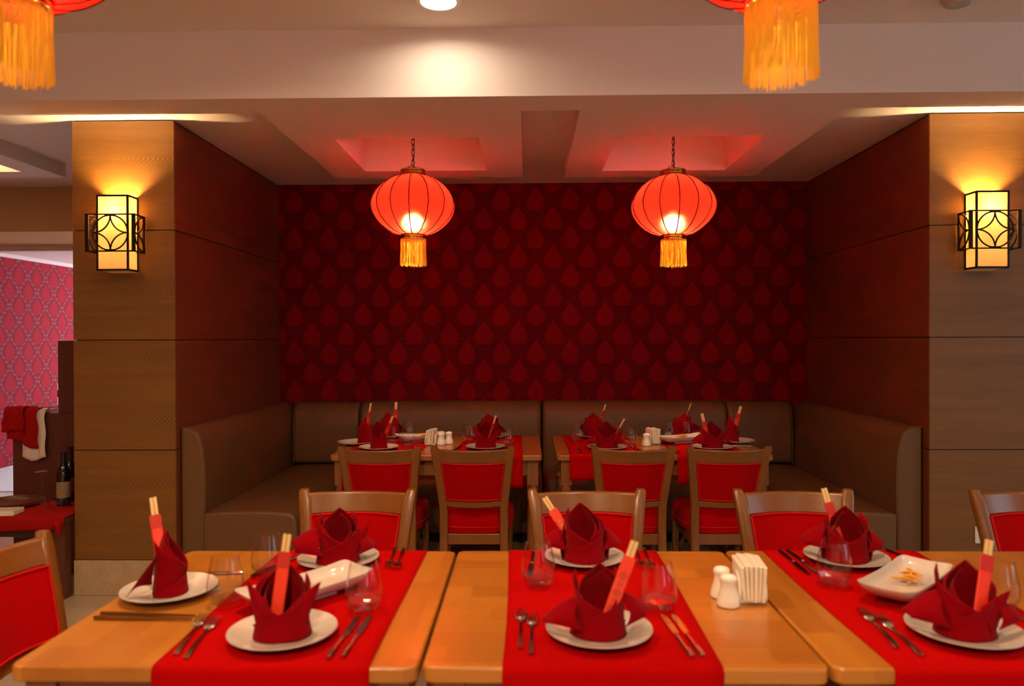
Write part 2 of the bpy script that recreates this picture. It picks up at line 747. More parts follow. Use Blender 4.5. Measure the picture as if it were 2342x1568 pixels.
def pillar(name, x0, x1, inner, label):
    """wood-clad pier: core with veneer panels on the front and on the alcove side"""
    core = struct(MB().box(x0 + .012, x1 - .012, YP + .012, YB, 0, ZA).build(name, 'dark_wood', smooth=False), label)
    zs = [.192, .790, 1.389, 1.985, ZA - .004]
    g = .0022
    for i in range(4):
        bevel(MB().box(x0, x1, YP, YP + .012, zs[i] + g, zs[i + 1] - g).build('panel', 'pillar_veneer', core, False), .001, 1)
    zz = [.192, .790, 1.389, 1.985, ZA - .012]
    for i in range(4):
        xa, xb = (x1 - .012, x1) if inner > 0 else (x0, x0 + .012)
        bevel(MB().box(xa, xb, YP + .0125, YB, zz[i] + g, zz[i + 1] - g).build('panel', 'pillar_veneer_side_redlit', core, False), .001, 1)
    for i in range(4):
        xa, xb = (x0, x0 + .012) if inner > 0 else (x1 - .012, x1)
        bevel(MB().box(xa, xb, YP + .0125, YB, zz[i] + g, zz[i + 1] - g).build('panel', 'pillar_veneer_side_redlit', core, False), .001, 1)
    return core


pillar('wall_left', XL0, XL1, 1, 'wood-veneered pier with horizontal joints left of the alcove')
pillar('wall_right', XR0, XR1, -1, 'wood-veneered pier with horizontal joints right of the alcove')
for nm, a, b, lb in (('baseboard_left', XL0, XL1, 'left'), ('baseboard_right', XR0, XR1, 'right')):
    o = bevel(MB().box(a - .004, b + .004, YP - .006, YP + .1, 0, .190).build(nm, 'plinth_marble', smooth=False), .003, 2)
    struct(o, 'beige marble plinth at the foot of the %s wooden pier' % lb)

# passage and the bright room beyond it, left of the left pier
struct(MB().box(-4.95, -2.3, YB, 6.55, 2.235, ZC).build('wall_passage_header', 'tan_plaster', smooth=False), 'tan plaster header over the passage left of the pier')
struct(MB().box(-4.95, -2.3, 6.55, 6.68, 2.185, ZC).build('trim_2', 'plaster', smooth=False), 'grey lintel over the doorway to the bright room')
struct(MB().box(-5.0, -1.0, 6.68, 10.0, 2.209, 2.3).build('ceiling_far_room', 'white_plaster', smooth=False), 'white ceiling of the bright room beyond the passage')
struct(MB().box(-5.0, -4.9, -3.6, 10.0, 0, ZC).build('wall_far_left', 'damask_rose', smooth=False), 'pink-red damask wallpaper wall in the bright room beyond')
struct(bevel(MB().box(-4.9, -4.875, 6.3, 9.9, 2.17, 2.209).build('trim_3', 'white_plaster', smooth=False), .008, 2), 'white cornice along the top of the pink damask wall')
struct(MB().box(-4.9, -4.885, 5.8, 9.95, 0, .2).build('baseboard_far_left', 'tile_pale', smooth=False), 'pale stone baseboard under the pink damask wall')
struct(MB().box(-2.3, -2.2, YB + .12, 10, 0, ZC).build('wall_far_right', 'white_plaster', smooth=False), 'white side wall of the bright room beyond the passage')
# walls out of the picture, with the windows the daylight comes through


def window_wall(name, wname, axis, pos, lo, hi, w0, w1, z0, z1, lab, wlab):
    mb = MB()
    for a, b, c, d in ((lo, w0, 0, ZC), (w1, hi, 0, ZC), (w0, w1, 0, z0), (w0, w1, z1, ZC)):
        if axis == 'x':
            mb.box(pos, pos + .12, a, b, c, d)
        else:
            mb.box(a, b, pos, pos + .12, c, d)
    struct(mb.build(name, 'plaster', smooth=False), lab)
    wd = bpy.data.objects.new(wname, None); COL.objects.link(wd); struct(wd, wlab)
    fr = MB(); ps = []
    n = 3
    st = (w1 - w0) / n
    q = pos + .08
    for i in range(n + 1):
        c = w0 + st * i
        e = (c - .03, c + .03)
        fr.box(*((q, q + .04) + e) if axis == 'x' else e + (q, q + .04), z0, z1)
    for z in (z0, z1 - .06):
        fr.box(*((q, q + .04, w0, w1) if axis == 'x' else (w0, w1, q, q + .04)), z, z + .06)
    fr.build('window_frame', 'white_plastic', wd, False)
    for i in range(n):
        a, b = w0 + st * i + .03, w0 + st * (i + 1) - .03
        p = MB()
        p.box(*((q + .015, q + .021, a, b) if axis == 'x' else (a, b, q + .015, q + .021)), z0 + .06, z1 - .06)
        p.build('pane', 'thin_glass', wd, False)


window_wall('wall_window_right', 'window_1', 'x', 5.98, -3.6, 5.8, -.7, 1.9, .6, 2.3, 'plaster wall with windows on the right of the dining room', 'window with three panes in the right wall')
window_wall('wall_window_rear', 'window_2', 'y', -3.6, -5, 6, 2.3, 4.5, .6, 2.3, 'plaster wall with windows behind the camera', 'window with three panes in the rear wall')
window_wall('wall_far_end', 'window_3', 'y', 9.9, -5, -2.2, -4.3, -2.5, .55, 2.1, 'white end wall of the bright room beyond', 'window in the end wall of the bright room')


# ================================================================== LIGHT FITTINGS
def downlight(loc, label, power, col=(1, .70, .40)):
    t = thing('downlight', label, 'ceiling light', loc, 0, 'recessed downlights in the dining room ceiling')
    MB().lathe([(.070, -.003), (.076, -.009), (.092, -.007), (.096, .001), (.070, .001)], 40, closed=True).build('trim_ring', 'white_plastic', t)
    MB().lathe([(.0, -.003), (.07, -.003), (.07, .001)], 40, cap1=False).build('lens', 'downlight_lens', t)
    l = light('downlight_lamp', 'AREA', (0, 0, -.0050), power, col, t, shape='DISK', size=.13, spread=R(162))
    return t


downlight((-.36, 3.10, ZC), 'lit round recessed downlight in front of the plaster beam', 3.6, (1, .80, .56))
downlight((-.85, 2.0, ZC), 'added fill downlight above the left front table, out of view', 21)  # this pair is added as unseen warm fill over the front tables
downlight((.75, 2.0, ZC), 'added fill downlight above the right front table, out of view', 15)
downlight((-3.3, .9, ZC), 'added unseen fill downlight at the left side of the dining room', 24)  # side pair added to lift the warm ambient light
downlight((3.4, .9, ZC), 'added unseen fill downlight at the right side of the dining room', 20)
downlight((-.3, -1.0, ZC), 'added fill downlight far behind the camera', 105)  # added for floor bounce to the ceiling and light from the front
t = thing('ceiling_bulkhead_lamp', 'warm ceiling lamp in the recess over the left passage', 'ceiling light', (-3.85, 4.45, ZC))
MB().lathe([(.09, 0), (.09, -.02), (.07, -.05), (0, -.06)], 32).build('opal_cover', 'downlight_lens', t)
light('passage_lamp', 'POINT', (0, 0, -.12), 16, (1, .62, .26), t, .06)
for gx, gl in ((-2.1, 'left'), (1.9, 'right')):  # unseen globes added to fill the scene from the front
    t = thing('fill_globe', 'added warm fill globe behind the camera, on its %s' % gl, 'fill light', (gx, -1.3, 2.3), 0, 'added fill globes')
    MB().lathe([(.0, -.13)] + [(.13 * math.sin(a_), -.13 * math.cos(a_)) for a_ in [PI * k_ / 12 for k_ in range(1, 12)]] + [(.03, .13)], 32).build('fill_globe_body', 'fill_globe_glow', t)
    MB().tube([(0, 0, .125), (0, 0, .5)], .006, 8).build('suspension_rod', 'dark_iron', t)
t = thing('smoke_detector', 'dull round smoke detector on the ceiling near the upper right corner', 'smoke detector', (1.80, 3.135, ZC))
MB().lathe([(.058, 0), (.056, -.018), (.045, -.03), (.0, -.034)], 32, cap0=False).build('cover', 'grey_plastic', t)
MB().lathe([(.064, 0), (.064, -.006), (.058, -.008)], 32).build('base_ring', 'grey_plastic', t)


# ---- lanterns
LR, LH, LO = .25, .352, .078       # radius, height of the silk body, collar radius


def lantern_profile(t):
    a = PI * (t - .5)
    r = math.cos(a)
    return LO + (LR - LO) * (abs(r) ** .62), LH * t


def make_lantern():
    # origin at the lower end of the silk body
    t = thing('paper_lantern', 'x', 'lantern')
    n, k = 14, 8
    prof = [lantern_profile(i / 24) for i in range(25)]
    N = n * k
    v, f = [], []
    for i in range(N):
        a = 2 * PI * (i + .5 * k) / N
        ph = (i % k) / k
        sag = .5 - .5 * math.cos(2 * PI * ph)
        for r, z in prof:
            q = r * (1 - .022 * sag * (r - LO) / (LR - LO))
            v.append((q * math.cos(a), q * math.sin(a), z))
    K = len(prof)
    for i in range(N):
        j = (i + 1) % N
        for q in range(K - 1):
            f.append((i * K + q, j * K + q, j * K + q + 1, i * K + q + 1))
    sh = MB().add(v, f).build('silk_shade', 'lantern_silk', t)
    rnd = random.Random(3)
    for i in range(n):
        a = 2 * PI * (i * k + .5 * k) / N
        wob = rnd.random() < .4
        pts = []
        for q, (r, z) in enumerate(prof):
            da = (rnd.random() - .5) * .022 if wob else 0
            pts.append(((r + .0015) * math.cos(a + da), (r + .0015) * math.sin(a + da), z))
        MB().tube(pts, .0034, 5).build('rib', 'rib_wire', sh)
    for nm, z0 in (('top_collar', LH - .004), ('bottom_collar', -.034)):
        c = MB()
        for q in range(3):
            zz = z0 + .004 + q * .0135
            c.lathe([(.071, zz), (.0755, zz + .001), (.0765, zz + .006), (.0755, zz + .011), (.071, zz + .012)], 40, cap0=False, cap1=False)
        co = c.build(nm, 'gold', t)
        MB().lathe([(.0725, z0), (.0725, z0 + .042)], 40, cap0=False, cap1=False).build('red_band', 'gold_red', co)
    fr = MB()
    rnd = random.Random(7)
    for i in range(260):
        a = 2 * PI * i / 260 + rnd.uniform(-.01, .01)
        r0 = .0745 + rnd.uniform(-.002, .002)
        r1 = .0765 + rnd.uniform(-.0035, .0035)
        L = .161 + rnd.uniform(-.012, .003)
        a2 = a + rnd.uniform(-.03, .03)
        fr.tube([(r0 * math.cos(a), r0 * math.sin(a), -.024), (.076 * math.cos(a), .076 * math.sin(a), -.024 - L * .5),
                 (r1 * math.cos(a2), r1 * math.sin(a2), -.024 - L)], .00115, 3)
    o = fr.build('fringe', 'fringe_gold', t, fix=False)
    o['kind'] = 'stuff'
    MB().lathe([(.0, .068), (.010, .070), (.018, .080), (.020, .090), (.018, .100), (.011, .112), (.009, .135), (.0, .136)], 20).build('bulb', 'bulb_lantern', t)
    MB().tube([(0, 0, .135), (0, 0, LH + .03)], .006, 8).build('lamp_rod', 'dark_iron', t)
    ch = MB()
    return t


def chain(parent, z0, z1):
    ch = MB()
    # hook frame from the collar up to the first link
    ch.tube([(-.03, 0, z0 - .03), (-.03, 0, z0 + .022), (0, 0, z0 + .034), (.012, 0, z0 + .022), (.012, 0, z0 - .03)], .0022, 5)
    L = .042
    n = int((z1 - z0 - .02) / (L * .8)) + 1
    step = (z1 - z0 - .022) / n
    for i in range(n):
        zc = z0 + .03 + step * (i + .5)
        pts = []
        for q in range(14):
            a = 2 * PI * q / 14
            x, z = .0085 * math.cos(a), L * .5 * math.sin(a)
            pts.append((x, 0, zc + z) if i % 2 == 0 else (0, x, zc + z))
        ch.tube(pts, .0021, 5, closed=True)
    ch.tube([(.005, .003, z0), (.009, .004, (z0 + z1) / 2), (.004, .002, z1)], .0022, 5)
    ch.build('chain', 'dark_iron', parent)
    MB().lathe([(.0, z1), (.045, z1 - .002), (.05, z1 - .008), (.05, z1)], 20).build('ceiling_rose', 'gold_red', parent)


LANT = make_lantern()
GRP = 'red silk lanterns with gold fringes'
spots = [((-.677, 4.47, 2.016), 'red silk lantern with gold fringe hanging in the alcove, left one', 46),
         ((.888, 4.49, 2.006), 'red silk lantern with gold fringe hanging in the alcove, right one', 46),
         ((-1.153, 1.66, 2.166), 'gold-fringed red lantern cut off by the top left corner', 9),
         ((.566, 1.66, 2.146), 'gold-fringed red lantern cut off by the top edge, right side', 9)]
for i, (loc, lb, pw) in enumerate(spots):
    if i == 0:
        o = LANT
        o.location = loc; o['label'] = lb; o['group'] = GRP
    else:
        o = dup(LANT, lb, loc, .4 * i, GRP)
for i, (loc, lb, pw) in enumerate(spots):
    o = [q for q in bpy.data.objects if q.get('label') == lb][0]
    if i == 0:
        o.rotation_euler.z = R(3)
    chain(o, LH + .035, ZC - loc[2])
    light('lantern_lamp', 'POINT', (0, 0, .09), pw, (1, .66, .38), o, .030)


# ---- sconces
def make_sconce():
    # origin on the pillar face (y = 0 wall, -y outwards), at the bottom
    t = thing('wall_sconce', 'x', 'wall lamp')
    w, d, h = .081, .100, .402
    bar = .0095
    fr = MB()
    for x in (-w, w):
        fr.box(x - bar / 2, x + bar / 2, -d - bar / 2, -d + bar / 2, 0, h)
        fr.box(x - bar / 2, x + bar / 2, -bar, -.001, 0, h)
    for z in (0, h - bar):
        fr.box(-w, w, -d - bar / 2, -d + bar / 2, z, z + bar)
        for x in (-w, w):
            fr.box(x - bar / 2, x + bar / 2, -d, -.001, z, z + bar)
    bevel(fr.build('frame', 'bronze', t, False), .001, 1)
    e = .0012
    MB().box(-w + .003, w - .003, -d - e, -d + e, .006, h - .006).build('glass_pane', 'sconce_glass', t, False)
    MB().box(w - e, w + e, -d + .003, -.002, .006, h - .006).build('glass_pane', 'sconce_glass', t, False)
    MB().box(-w - e, -w + e, -d + .003, -.002, .006, h - .006).build('glass_pane', 'sconce_glass', t, False)
    MB().box(-w + .002, w - .002, -d + .002, -.001, .001, .004).build('bottom_plate', 'white_plastic', t, False)
    # lattice cage round the middle
    W, D, z0, z1 = .124, .122, .098, .298
    cg = MB()
    zc, r = (z0 + z1) / 2, .0925
    b2 = .0065
    for x in (-W, W):
        cg.box(x - .009, x + .009, -D - .004, -D + .004, z0, z1)
        cg.box(x - .004, x + .004, -.024, -.010, z0, z1)
    for z in (z0, z1 - b2):
        cg.box(-W, W, -D - .004, -D + .004, z, z + b2)
        for x in (-W, W):
            cg.box(x - .004, x + .004, -D, -.012, z, z + b2)
    cg.box(-.028, .028, -D - .004, -D + .004, z0, z0 + .013)
    cg.box(-.028, .028, -D - .004, -D + .004, z1 - .013, z1)

    def arc(cx, cz, a0, a1, place, rr=r, n=14):
        cg.tube([place(cx + rr * math.cos(a0 + (a1 - a0) * i / n), cz + rr * math.sin(a0 + (a1 - a0) * i / n)) for i in range(n + 1)], .0042, 6)
    front = lambda x, z: (x, -D, z)
    arc(0, zc, 0, 2 * PI, front, n=40)
    for sx, sz, a in ((1, 1, PI), (-1, 1, 1.5 * PI), (-1, -1, 0), (1, -1, .5 * PI)):
        arc(sx * r, zc + sz * r, a, a + PI / 2, front)
    for x in (-W, W):
        side = lambda q, z, x=x: (x, -.018 - q * .98, z)
        arc(0, zc, -PI / 2, PI / 2, side, n=22)
        for sz, a in ((1, PI), (-1, .5 * PI)):
            arc(r, zc + sz * r, a, a + PI / 2, side)
        cg.box(x - .004, x + .004, -.045, -.012, z0, z0 + .013)
        cg.box(x - .004, x + .004, -.045, -.012, z1 - .013, z1)
    # arms that hold the cage to the frame
    for z in (z0 + .003, z1 - .005):
        for x in (-1, 1):
            cg.tube([(x * w, -.012, z), (x * W, -.016, z)], .003, 6)
    cg.build('lattice_cage', 'bronze', t, False)
    MB().lathe([(0, .25), (.010, .256), (.015, .29), (.017, .31), (.014, .328), (0, .336)], 16, Matrix.Translation((0, -.05, 0))).build('bulb', 'bulb_sconce', t)
    MB().lathe([(.016, .2), (.016, .258)], 12, Matrix.Translation((0, -.05, 0))).build('socket', 'white_plastic', t)
    MB().box(-.05, .05, -.012, -.0005, .15, .26).build('back_plate', 'bronze', t, False)
    return t


SCN = make_sconce()
GS = 'bronze lattice wall sconces'
SCN.location = (-2.1875, YP, 1.757)
SCN['label'] = 'lit amber glass wall sconce with bronze lattice on the left pier'
SCN['group'] = GS
s2 = dup(SCN, 'lit amber glass wall sconce with bronze lattice on the right pier', (2.4175, YP, 1.746), 0, GS)
for o in (SCN, s2):
    light('sconce_lamp', 'POINT', (0, -.05, .318), 80, (1, .69, .30), o, .03)


# ================================================================== FURNITURE
def make_table(x0, x1, y0, y1, label, mat, rot90=False, group=None):
    w, d = x1 - x0, y1 - y0
    t = thing('dining_table', label, 'table', ((x0 + x1) / 2, (y0 + y1) / 2, 0), R(90) if rot90 else 0, group)
    if rot90:
        w, d = d, w
    poly = []
    r = .022
    for cx, cy, a0 in ((1, 1, 0), (-1, 1, 90), (-1, -1, 180), (1, -1, 270)):
        for q in (0, 30, 60, 90):
            a = R(a0 + q)
            poly.append((cx * (w / 2 - r) + r * math.cos(a), cy * (d / 2 - r) + r * math.sin(a)))
    bevel(MB().prism(poly, 'z', .718, .750).build('table_top', mat, t, True), .005, 3, 50)
    i = .022
    q = i + .008
    e = i + .062                    # aprons run between the leg blocks
    for a in ((-w / 2 + e, w / 2 - e, -d / 2 + q, -d / 2 + q + .022), (-w / 2 + e, w / 2 - e, d / 2 - q - .022, d / 2 - q),
              (-w / 2 + q, -w / 2 + q + .022, -d / 2 + e, d / 2 - e), (w / 2 - q - .022, w / 2 - q, -d / 2 + e, d / 2 - e)):
        MB().box(*a, .635, .717).build('apron', 'leg_wood', t, False)
    prof = [(.018, 0), (.024, .01), (.027, .03), (.020, .05), (.022, .09), (.030, .20), (.032, .32), (.032, .40), (.030, .45), (.022, .48), (.032, .495),
            (.032, .505), (.021, .52), (.021, .53), (.031, .545), (.032, .56), (.030, .575), (.030, .58)]
    for sx in (-1, 1):
        for sy in (-1, 1):
            mx = Matrix.Translation((sx * (w / 2 - i - .030), sy * (d / 2 - i - .030), 0))
            lg = MB().lathe(prof, 20, mx)
            cx, cy = sx * (w / 2 - i - .030), sy * (d / 2 - i - .030)
            lg.box(cx - .030, cx + .030, cy - .030, cy + .030, .58, .717)
            lg.build('leg', 'leg_wood', t)
    return t


TZ = .750
GT = 'front wooden dining tables'
make_table(-1.022, -.2135, 1.438, 2.236, 'front wooden dining table on the left with a red runner', 'table_wood', False, GT)
make_table(-.2065, .587, 1.441, 2.240, 'middle front wooden dining table with a red runner and shakers', 'table_wood', True, GT)
make_table(.594, 1.80, 1.444, 2.246, 'front wooden dining table at the right edge of the photo', 'table_wood', False, GT)
GT2 = 'wooden dining tables in the alcove'
make_table(-1.085, .086, 4.075, 4.895, 'wooden dining table in the left half of the alcove', 'back_table_wood', False, GT2)
make_table(.168, 1.350, 4.075, 4.895, 'wooden dining table in the right half of the alcove', 'back_table_wood', False, GT2)


def runner(x0, x1, y0, y1, hang0, hang1, label, group, seed=0):
    rnd = random.Random(seed)
    zt = TZ + .0016
    e = .0025
    path = [(y0 - e, zt - hang0)]
    for k in range(1, 8):
        path.append((y0 - e - .002 * math.sin(k), zt - hang0 + (hang0 - .012) * k / 7))
    path += [(y0 - e + .002, zt - .004), (y0 + .006, zt)]
    n = 18
    for k in range(1, n):
        path.append((y0 + .006 + (y1 - y0 - .012) * k / n, zt))
    path += [(y1 - .006, zt), (y1 + e - .002, zt - .004)]
    for k in range(7, 0, -1):
        path.append((y1 + e + .002 * math.sin(k), zt - hang1 + (hang1 - .012) * k / 7))
    path.append((y1 + e, zt - hang1))
    nu, nv = 14, len(path) - 1
    ph = [rnd.uniform(0, 6) for _ in range(4)]

    def fn(u, v):
        y, z = path[round(v * nv)]
        wob = .004 * math.sin(y * 5 + ph[0]) * (1 - u) + .004 * math.sin(y * 4 + ph[1]) * u
        x = x0 + (x1 - x0) * u + wob
        if z < zt - .01:
            y += (.004 * math.sin(u * 14 + ph[2]) - .004) * min(1, (zt - z) * 8) * (1 if y < (y0 + y1) / 2 else -1)
        else:
            z += .0006 * max(0, math.sin(u * 9 + ph[3]) * math.sin(y * 12 + ph[2]))
        return (x, y, z)
    o = MB().grid(fn, nu, nv).build('table_runner', 'runner_red', fix=False)
    solid(o, .0014, 1)
    return tag(o, label, 'table runner', group)


GR = 'red cloth table runners'
runner(-.738, -.303, 1.438, 2.236, .2, .2, 'red cloth runner across the left front table', GR, 1)
runner(-.050, .384, 1.441, 2.240, .2, .2, 'red cloth runner across the middle front table', GR, 2)
runner(.706, 1.160, 1.444, 2.246, .2, .2, 'red cloth runner across the right front table', GR, 3)
runner(-1.02, -.592, 4.075, 4.895, .196, .19, 'red runner on the left alcove table, end next to the left bench', GR, 4)
runner(-.402, -.024, 4.075, 4.895, .180, .19, 'red runner on the left alcove table, end next to the other table', GR, 5)
runner(.236, .655, 4.075, 4.895, .136, .19, 'red runner on the right alcove table, end next to the other table', GR, 6)
runner(.826, 1.222, 4.075, 4.895, .158, .19, 'red runner on the right alcove table, end next to the right bench', GR, 7)


def make_chair():
    # origin on the floor under the seat, sitter faces +y, backrest at -y
    t = thing('dining_chair', 'x', 'chair')

    def yb(z):                       # lean of the back
        return -.19 - max(0, z - .42) ** 1.25 * .263
    hw = lambda z: .160 if z < .5 else .160 + (z - .5) / .33 * .037
    # rear posts = rear legs
    for s in (-1, 1):
        pts, sec = [], []
        for z in (0, .12, .28, .42, .50, .58, .66, .74, .80, .822, .832):
            y = yb(z) if z >= .42 else -.19 - (.42 - z) * .10
            x = s * hw(z)
            w = .045 if z < .8 else .047
            d = .041 - .008 * max(0, z - .5)
            if z > .81:
                w, d = .040 - (z - .82), d - .006
                x += s * .004
            pts.append((x, y, z)); sec.append((w, d))
        MB().sweep(pts, sec).build('back_post', 'chair_wood', t)
    bow = lambda u: -.048 * (1 - u * u)

    def slab(z0, z1, thick, inset, nm, mat, parent, rise=0.0, nz=6):
        mb = MB()
        front, back = [], []
        nu = 14
        for side, off in ((0, thick / 2), (1, -thick / 2)):
            def fn(u, v, off=off):
                z = z0 + (z1 - z0) * v
                q = 2 * u - 1
                h = hw(z) - inset
                crown = .004 * (1 - q * q) * math.sin(PI * v) * (1 if off > 0 else -1) if nm == 'backrest' else 0
                return (q * h, yb(z) + bow(q) * min(1, h / .17) + off + crown, z + rise * (1 - q * q) * v)
            mb.grid(fn, nu, nz)
        n1 = (nu + 1) * (nz + 1)
        rim = [i for i in range(nu + 1)] + [j * (nu + 1) + nu for j in range(1, nz + 1)] + [nz * (nu + 1) + i for i in range(nu - 1, -1, -1)] + [j * (nu + 1) for j in range(nz - 1, 0, -1)]
        for i in range(len(rim)):
            a, b = rim[i], rim[(i + 1) % len(rim)]
            mb.f.append((a, b, b + n1, a + n1))
        o = mb.build(nm, mat, parent)
        return o, [mb.v[i] for i in rim], [mb.v[i + n1] for i in rim]
    o, _, _ = slab(.742, .818, .026, .012, 'crest_rail', 'chair_rail_wood', t, -.003)
    bevel(o, .006, 3, 50)
    o, _, _ = slab(.505, .538, .024, .012, 'lower_rail', 'chair_rail_wood', t)
    bevel(o, .004, 2, 50)
    pad, rf, rb = slab(.546, .742, .036, .022, 'backrest', 'chair_red', t)
    bevel(pad, .006, 2, 50)
    for rim, dy in ((rf, .001), (rb, -.001)):
        MB().tube([(x * .985, y + dy, z) for x, y, z in rim], .0042, 6, closed=True).build('piping', 'piping_red', pad)
    # seat cushion
    mb = MB()
    rings = []
    lev = [(.355, .93), (.362, .985), (.39, 1.0), (.43, 1.0), (.455, .985), (.470, .94), (.478, .82), (.483, .5)]
    n = 40
    for z, k in lev:
        for i in range(n):
            a = 2 * PI * i / n
            c, s = math.cos(a), math.sin(a)
            e = .52
            x = math.copysign(abs(c) ** e, c)
            y = math.copysign(abs(s) ** e, s)
            wide = .205 + .018 * y
            mb.v.append((x * wide * k, y * .215 * k + .008, z))
    L = len(lev)
    for q in range(L - 1):
        for i in range(n):
            j = (i + 1) % n
            mb.f.append((q * n + i, q * n + j, (q + 1) * n + j, (q + 1) * n + i))
    mb.f.append(tuple(reversed(range(n))))
    mb.f.append(tuple((L - 1) * n + i for i in range(n)))
    seat = mb.build('seat', 'chair_red', t)
    MB().tube([(x * 1.004, y * 1.004, .392) for x, y, z in mb.v[2 * n:3 * n]], .0035, 5, closed=True).build('piping', 'piping_red', seat)
    fr = MB()
    for a in ((-.15, .15, -.20, -.175), (-.17, .17, .170, .195), (-.18, -.155, -.175, .17), (.155, .18, -.175, .17)):
        fr.box(*a, .300, .357)
    bevel(fr.build('seat_frame', 'chair_wood', t, False), .003, 2)
    for s in (-1, 1):
        MB().sweep([(s * .178, .182, .357), (s * .180, .186, .28), (s * .178, .19, .14), (s * .176, .198, 0)],
                   [(.042, .04), (.040, .038), (.032, .03), (.026, .025)]).build('leg', 'chair_wood', t)
        # curved brace between front leg and frame
        MB().tube([(s * .165, .15, .2), (s * .150, .08, .27), (s * .150, -.02, .303)], .011, 6).build('brace', 'leg_wood', t)
    return t


CH = make_chair()
GC = 'wooden dining chairs with red upholstery'
chairs = [
    (-.767, 4.128, 0, 'red-backed wooden chair at the left alcove table, next to the left bench'),
    (-.279, 4.128, 0, 'red-backed wooden chair at the left alcove table, second from the left bench'),
    (.554, 4.128, 0, 'red-backed wooden chair at the right alcove table, third from the left bench'),
    (1.042, 4.128, 1, 'red-backed wooden chair at the right alcove table, nearest the right bench'),
    (-.633, 2.478, 179, 'wooden chair facing the camera behind the left front table'),
    (.227, 2.478, 181, 'wooden chair facing the camera behind the middle front table'),
    (.980, 2.478, 180, 'wooden chair facing the camera behind the right runner of the front table'),
    (1.842, 2.478, 180, 'wooden chair facing the camera, cut off by the right edge'),
    (-1.140, 1.945, -90, 'wooden chair at the left end of the front table, cut off by the frame'),
]
for i, (x, y, a, lb) in enumerate(chairs):
    if i == 0:
        CH.location = (x, y, 0); CH.rotation_euler.z = R(a); CH['label'] = lb; CH['group'] = GC
    else:
        dup(CH, lb, (x, y, 0), R(a), GC)


# ---- banquette: side benches, back benches, corner cushions
def back_profile(th):
    """backrest section: (depth from the wall, z), wall side at 0"""
    z = .905
    return [(0, .08), (th * .96, .08), (th * 1.0, .40), (th * 1.06, .55), (th * 1.02, .72), (th * .92, .82), (th * .76, .872), (th * .52, .897), (th * .25, z), (0, z)]


def seat_profile(a, b, zs=.440):
    """seat section from inner side a to the front b: bulged top, rounded front"""
    L = b - a
    return [(a, .06), (b - .012 * math.copysign(1, L), .06), (b, .10), (b, zs - .055), (b - .012 * math.copysign(1, L), zs - .022), (b - .04 * math.copysign(1, L), zs - .004),
            (b - L * .3, zs + .006), (a + L * .25, zs + .004), (a, zs - .006)]


GB = 'taupe upholstered banquette benches'


def bench(name, label, build, group=GB):
    t = thing(name, label, 'bench', (0, 0, 0), 0, group)
    build(t)
    return t


def left_bench(t):
    p = [(XL1 + .004 + d, z) for d, z in back_profile(.127)]
    o = MB().prism(p, 'y', 4.05, 5.715).build('backrest', 'bench_taupe', t); bevel(o, .012, 3, 60)
    MB().tube([(x, 4.053, z) for x, z in p[1:]], .004, 6).build('seam_piping', 'bench_taupe', o)
    p = seat_profile(-1.778, -1.262)
    o = MB().prism(p, 'y', 4.045, 5.70).build('seat', 'bench_taupe', t); bevel(o, .014, 3, 60)
    MB().box(-1.76, -1.29, 4.09, 5.69, 0, .075).build('kick_base', 'kick_black', t, False)


def right_bench(t):
    p = [(XR0 - .012 - d, z) for d, z in back_profile(.130)]
    o = MB().prism(p, 'y', 4.05, 5.715).build('backrest', 'bench_taupe', t); bevel(o, .012, 3, 60)
    MB().tube([(x, 4.053, z) for x, z in p[1:]], .004, 6).build('seam_piping', 'bench_taupe', o)
    p = seat_profile(2.003, 1.52)
    o = MB().prism(p, 'y', 4.045, 5.70).build('seat', 'bench_taupe', t); bevel(o, .014, 3, 60)
    MB().box(1.55, 1.98, 4.09, 5.69, 0, .075).build('kick_base', 'kick_black', t, False)


bench('banquette_bench', 'taupe upholstered side bench along the left wooden pier', left_bench)
bench('banquette_bench', 'taupe upholstered side bench along the right wooden pier', right_bench)


def back_bench(x0, x1, seat=True):
    def f(t):
        p = [(YB - .004 - d, z + .012) for d, z in back_profile(.160)]
        o = MB().prism(p, 'x', x0, x1).build('backrest', 'bench_taupe', t); bevel(o, .03, 4, 60)
        if seat:
            p = seat_profile(5.545, 5.03)
            o = MB().prism(p, 'x', x0, x1).build('seat', 'bench_taupe', t); bevel(o, .022, 3, 60)
            MB().box(x0 + .03, x1 - .03, 5.08, 5.54, 0, .075).build('kick_base', 'kick_black', t, False)
    return f


bench('banquette_bench', 'taupe upholstered bench under the damask wall, left of the centre joint', back_bench(-1.258, .1105))
bench('banquette_bench', 'taupe upholstered bench under the damask wall, right of the centre joint', back_bench(.1215, 1.502))


def corner_cushion(x0, x1):
    def f(t):
        p = [(YB - .004 - d, z + .006) for d, z in back_profile(.150) if z > .3]
        p = [(YB - .004, .452), (YB - .004 - .15, .452)] + p[1:]
        o = MB().prism(p, 'x', x0, x1).build('cushion_body', 'bench_taupe', t); bevel(o, .03, 4, 60)
        sx = x0 + .012 if x0 < 0 else x1 - .012
        MB().tube([(sx, y - .003, z) for y, z in p[1:-1]], .004, 6).build('seam_piping', 'bench_taupe', o)
    return f


bench('corner_back_cushion', 'taupe back cushion in the left corner of the banquette', corner_cushion(-1.765, -1.262), 'corner back cushions')
bench('corner_back_cushion', 'taupe back cushion in the right corner of the banquette', corner_cushion(1.508, 1.990), 'corner back cushions')

o = bevel(MB().box(2.385, 2.465, YP - .010, YP - .0005, .292, .382).build('cover_plate', 'white_plastic', None, False), .004, 2)
t = thing('wall_socket', 'white wall socket low on the right wooden pier', 'socket', (0, 0, 0))
o.parent = t
MB().lathe([(.0, 0), (.02, 0), (.022, .003)], 24, Matrix.Translation((2.425, YP - .0102, .337)) @ Matrix.Rotation(R(90), 4, 'X')).build('socket_face', 'grey_plastic', t)


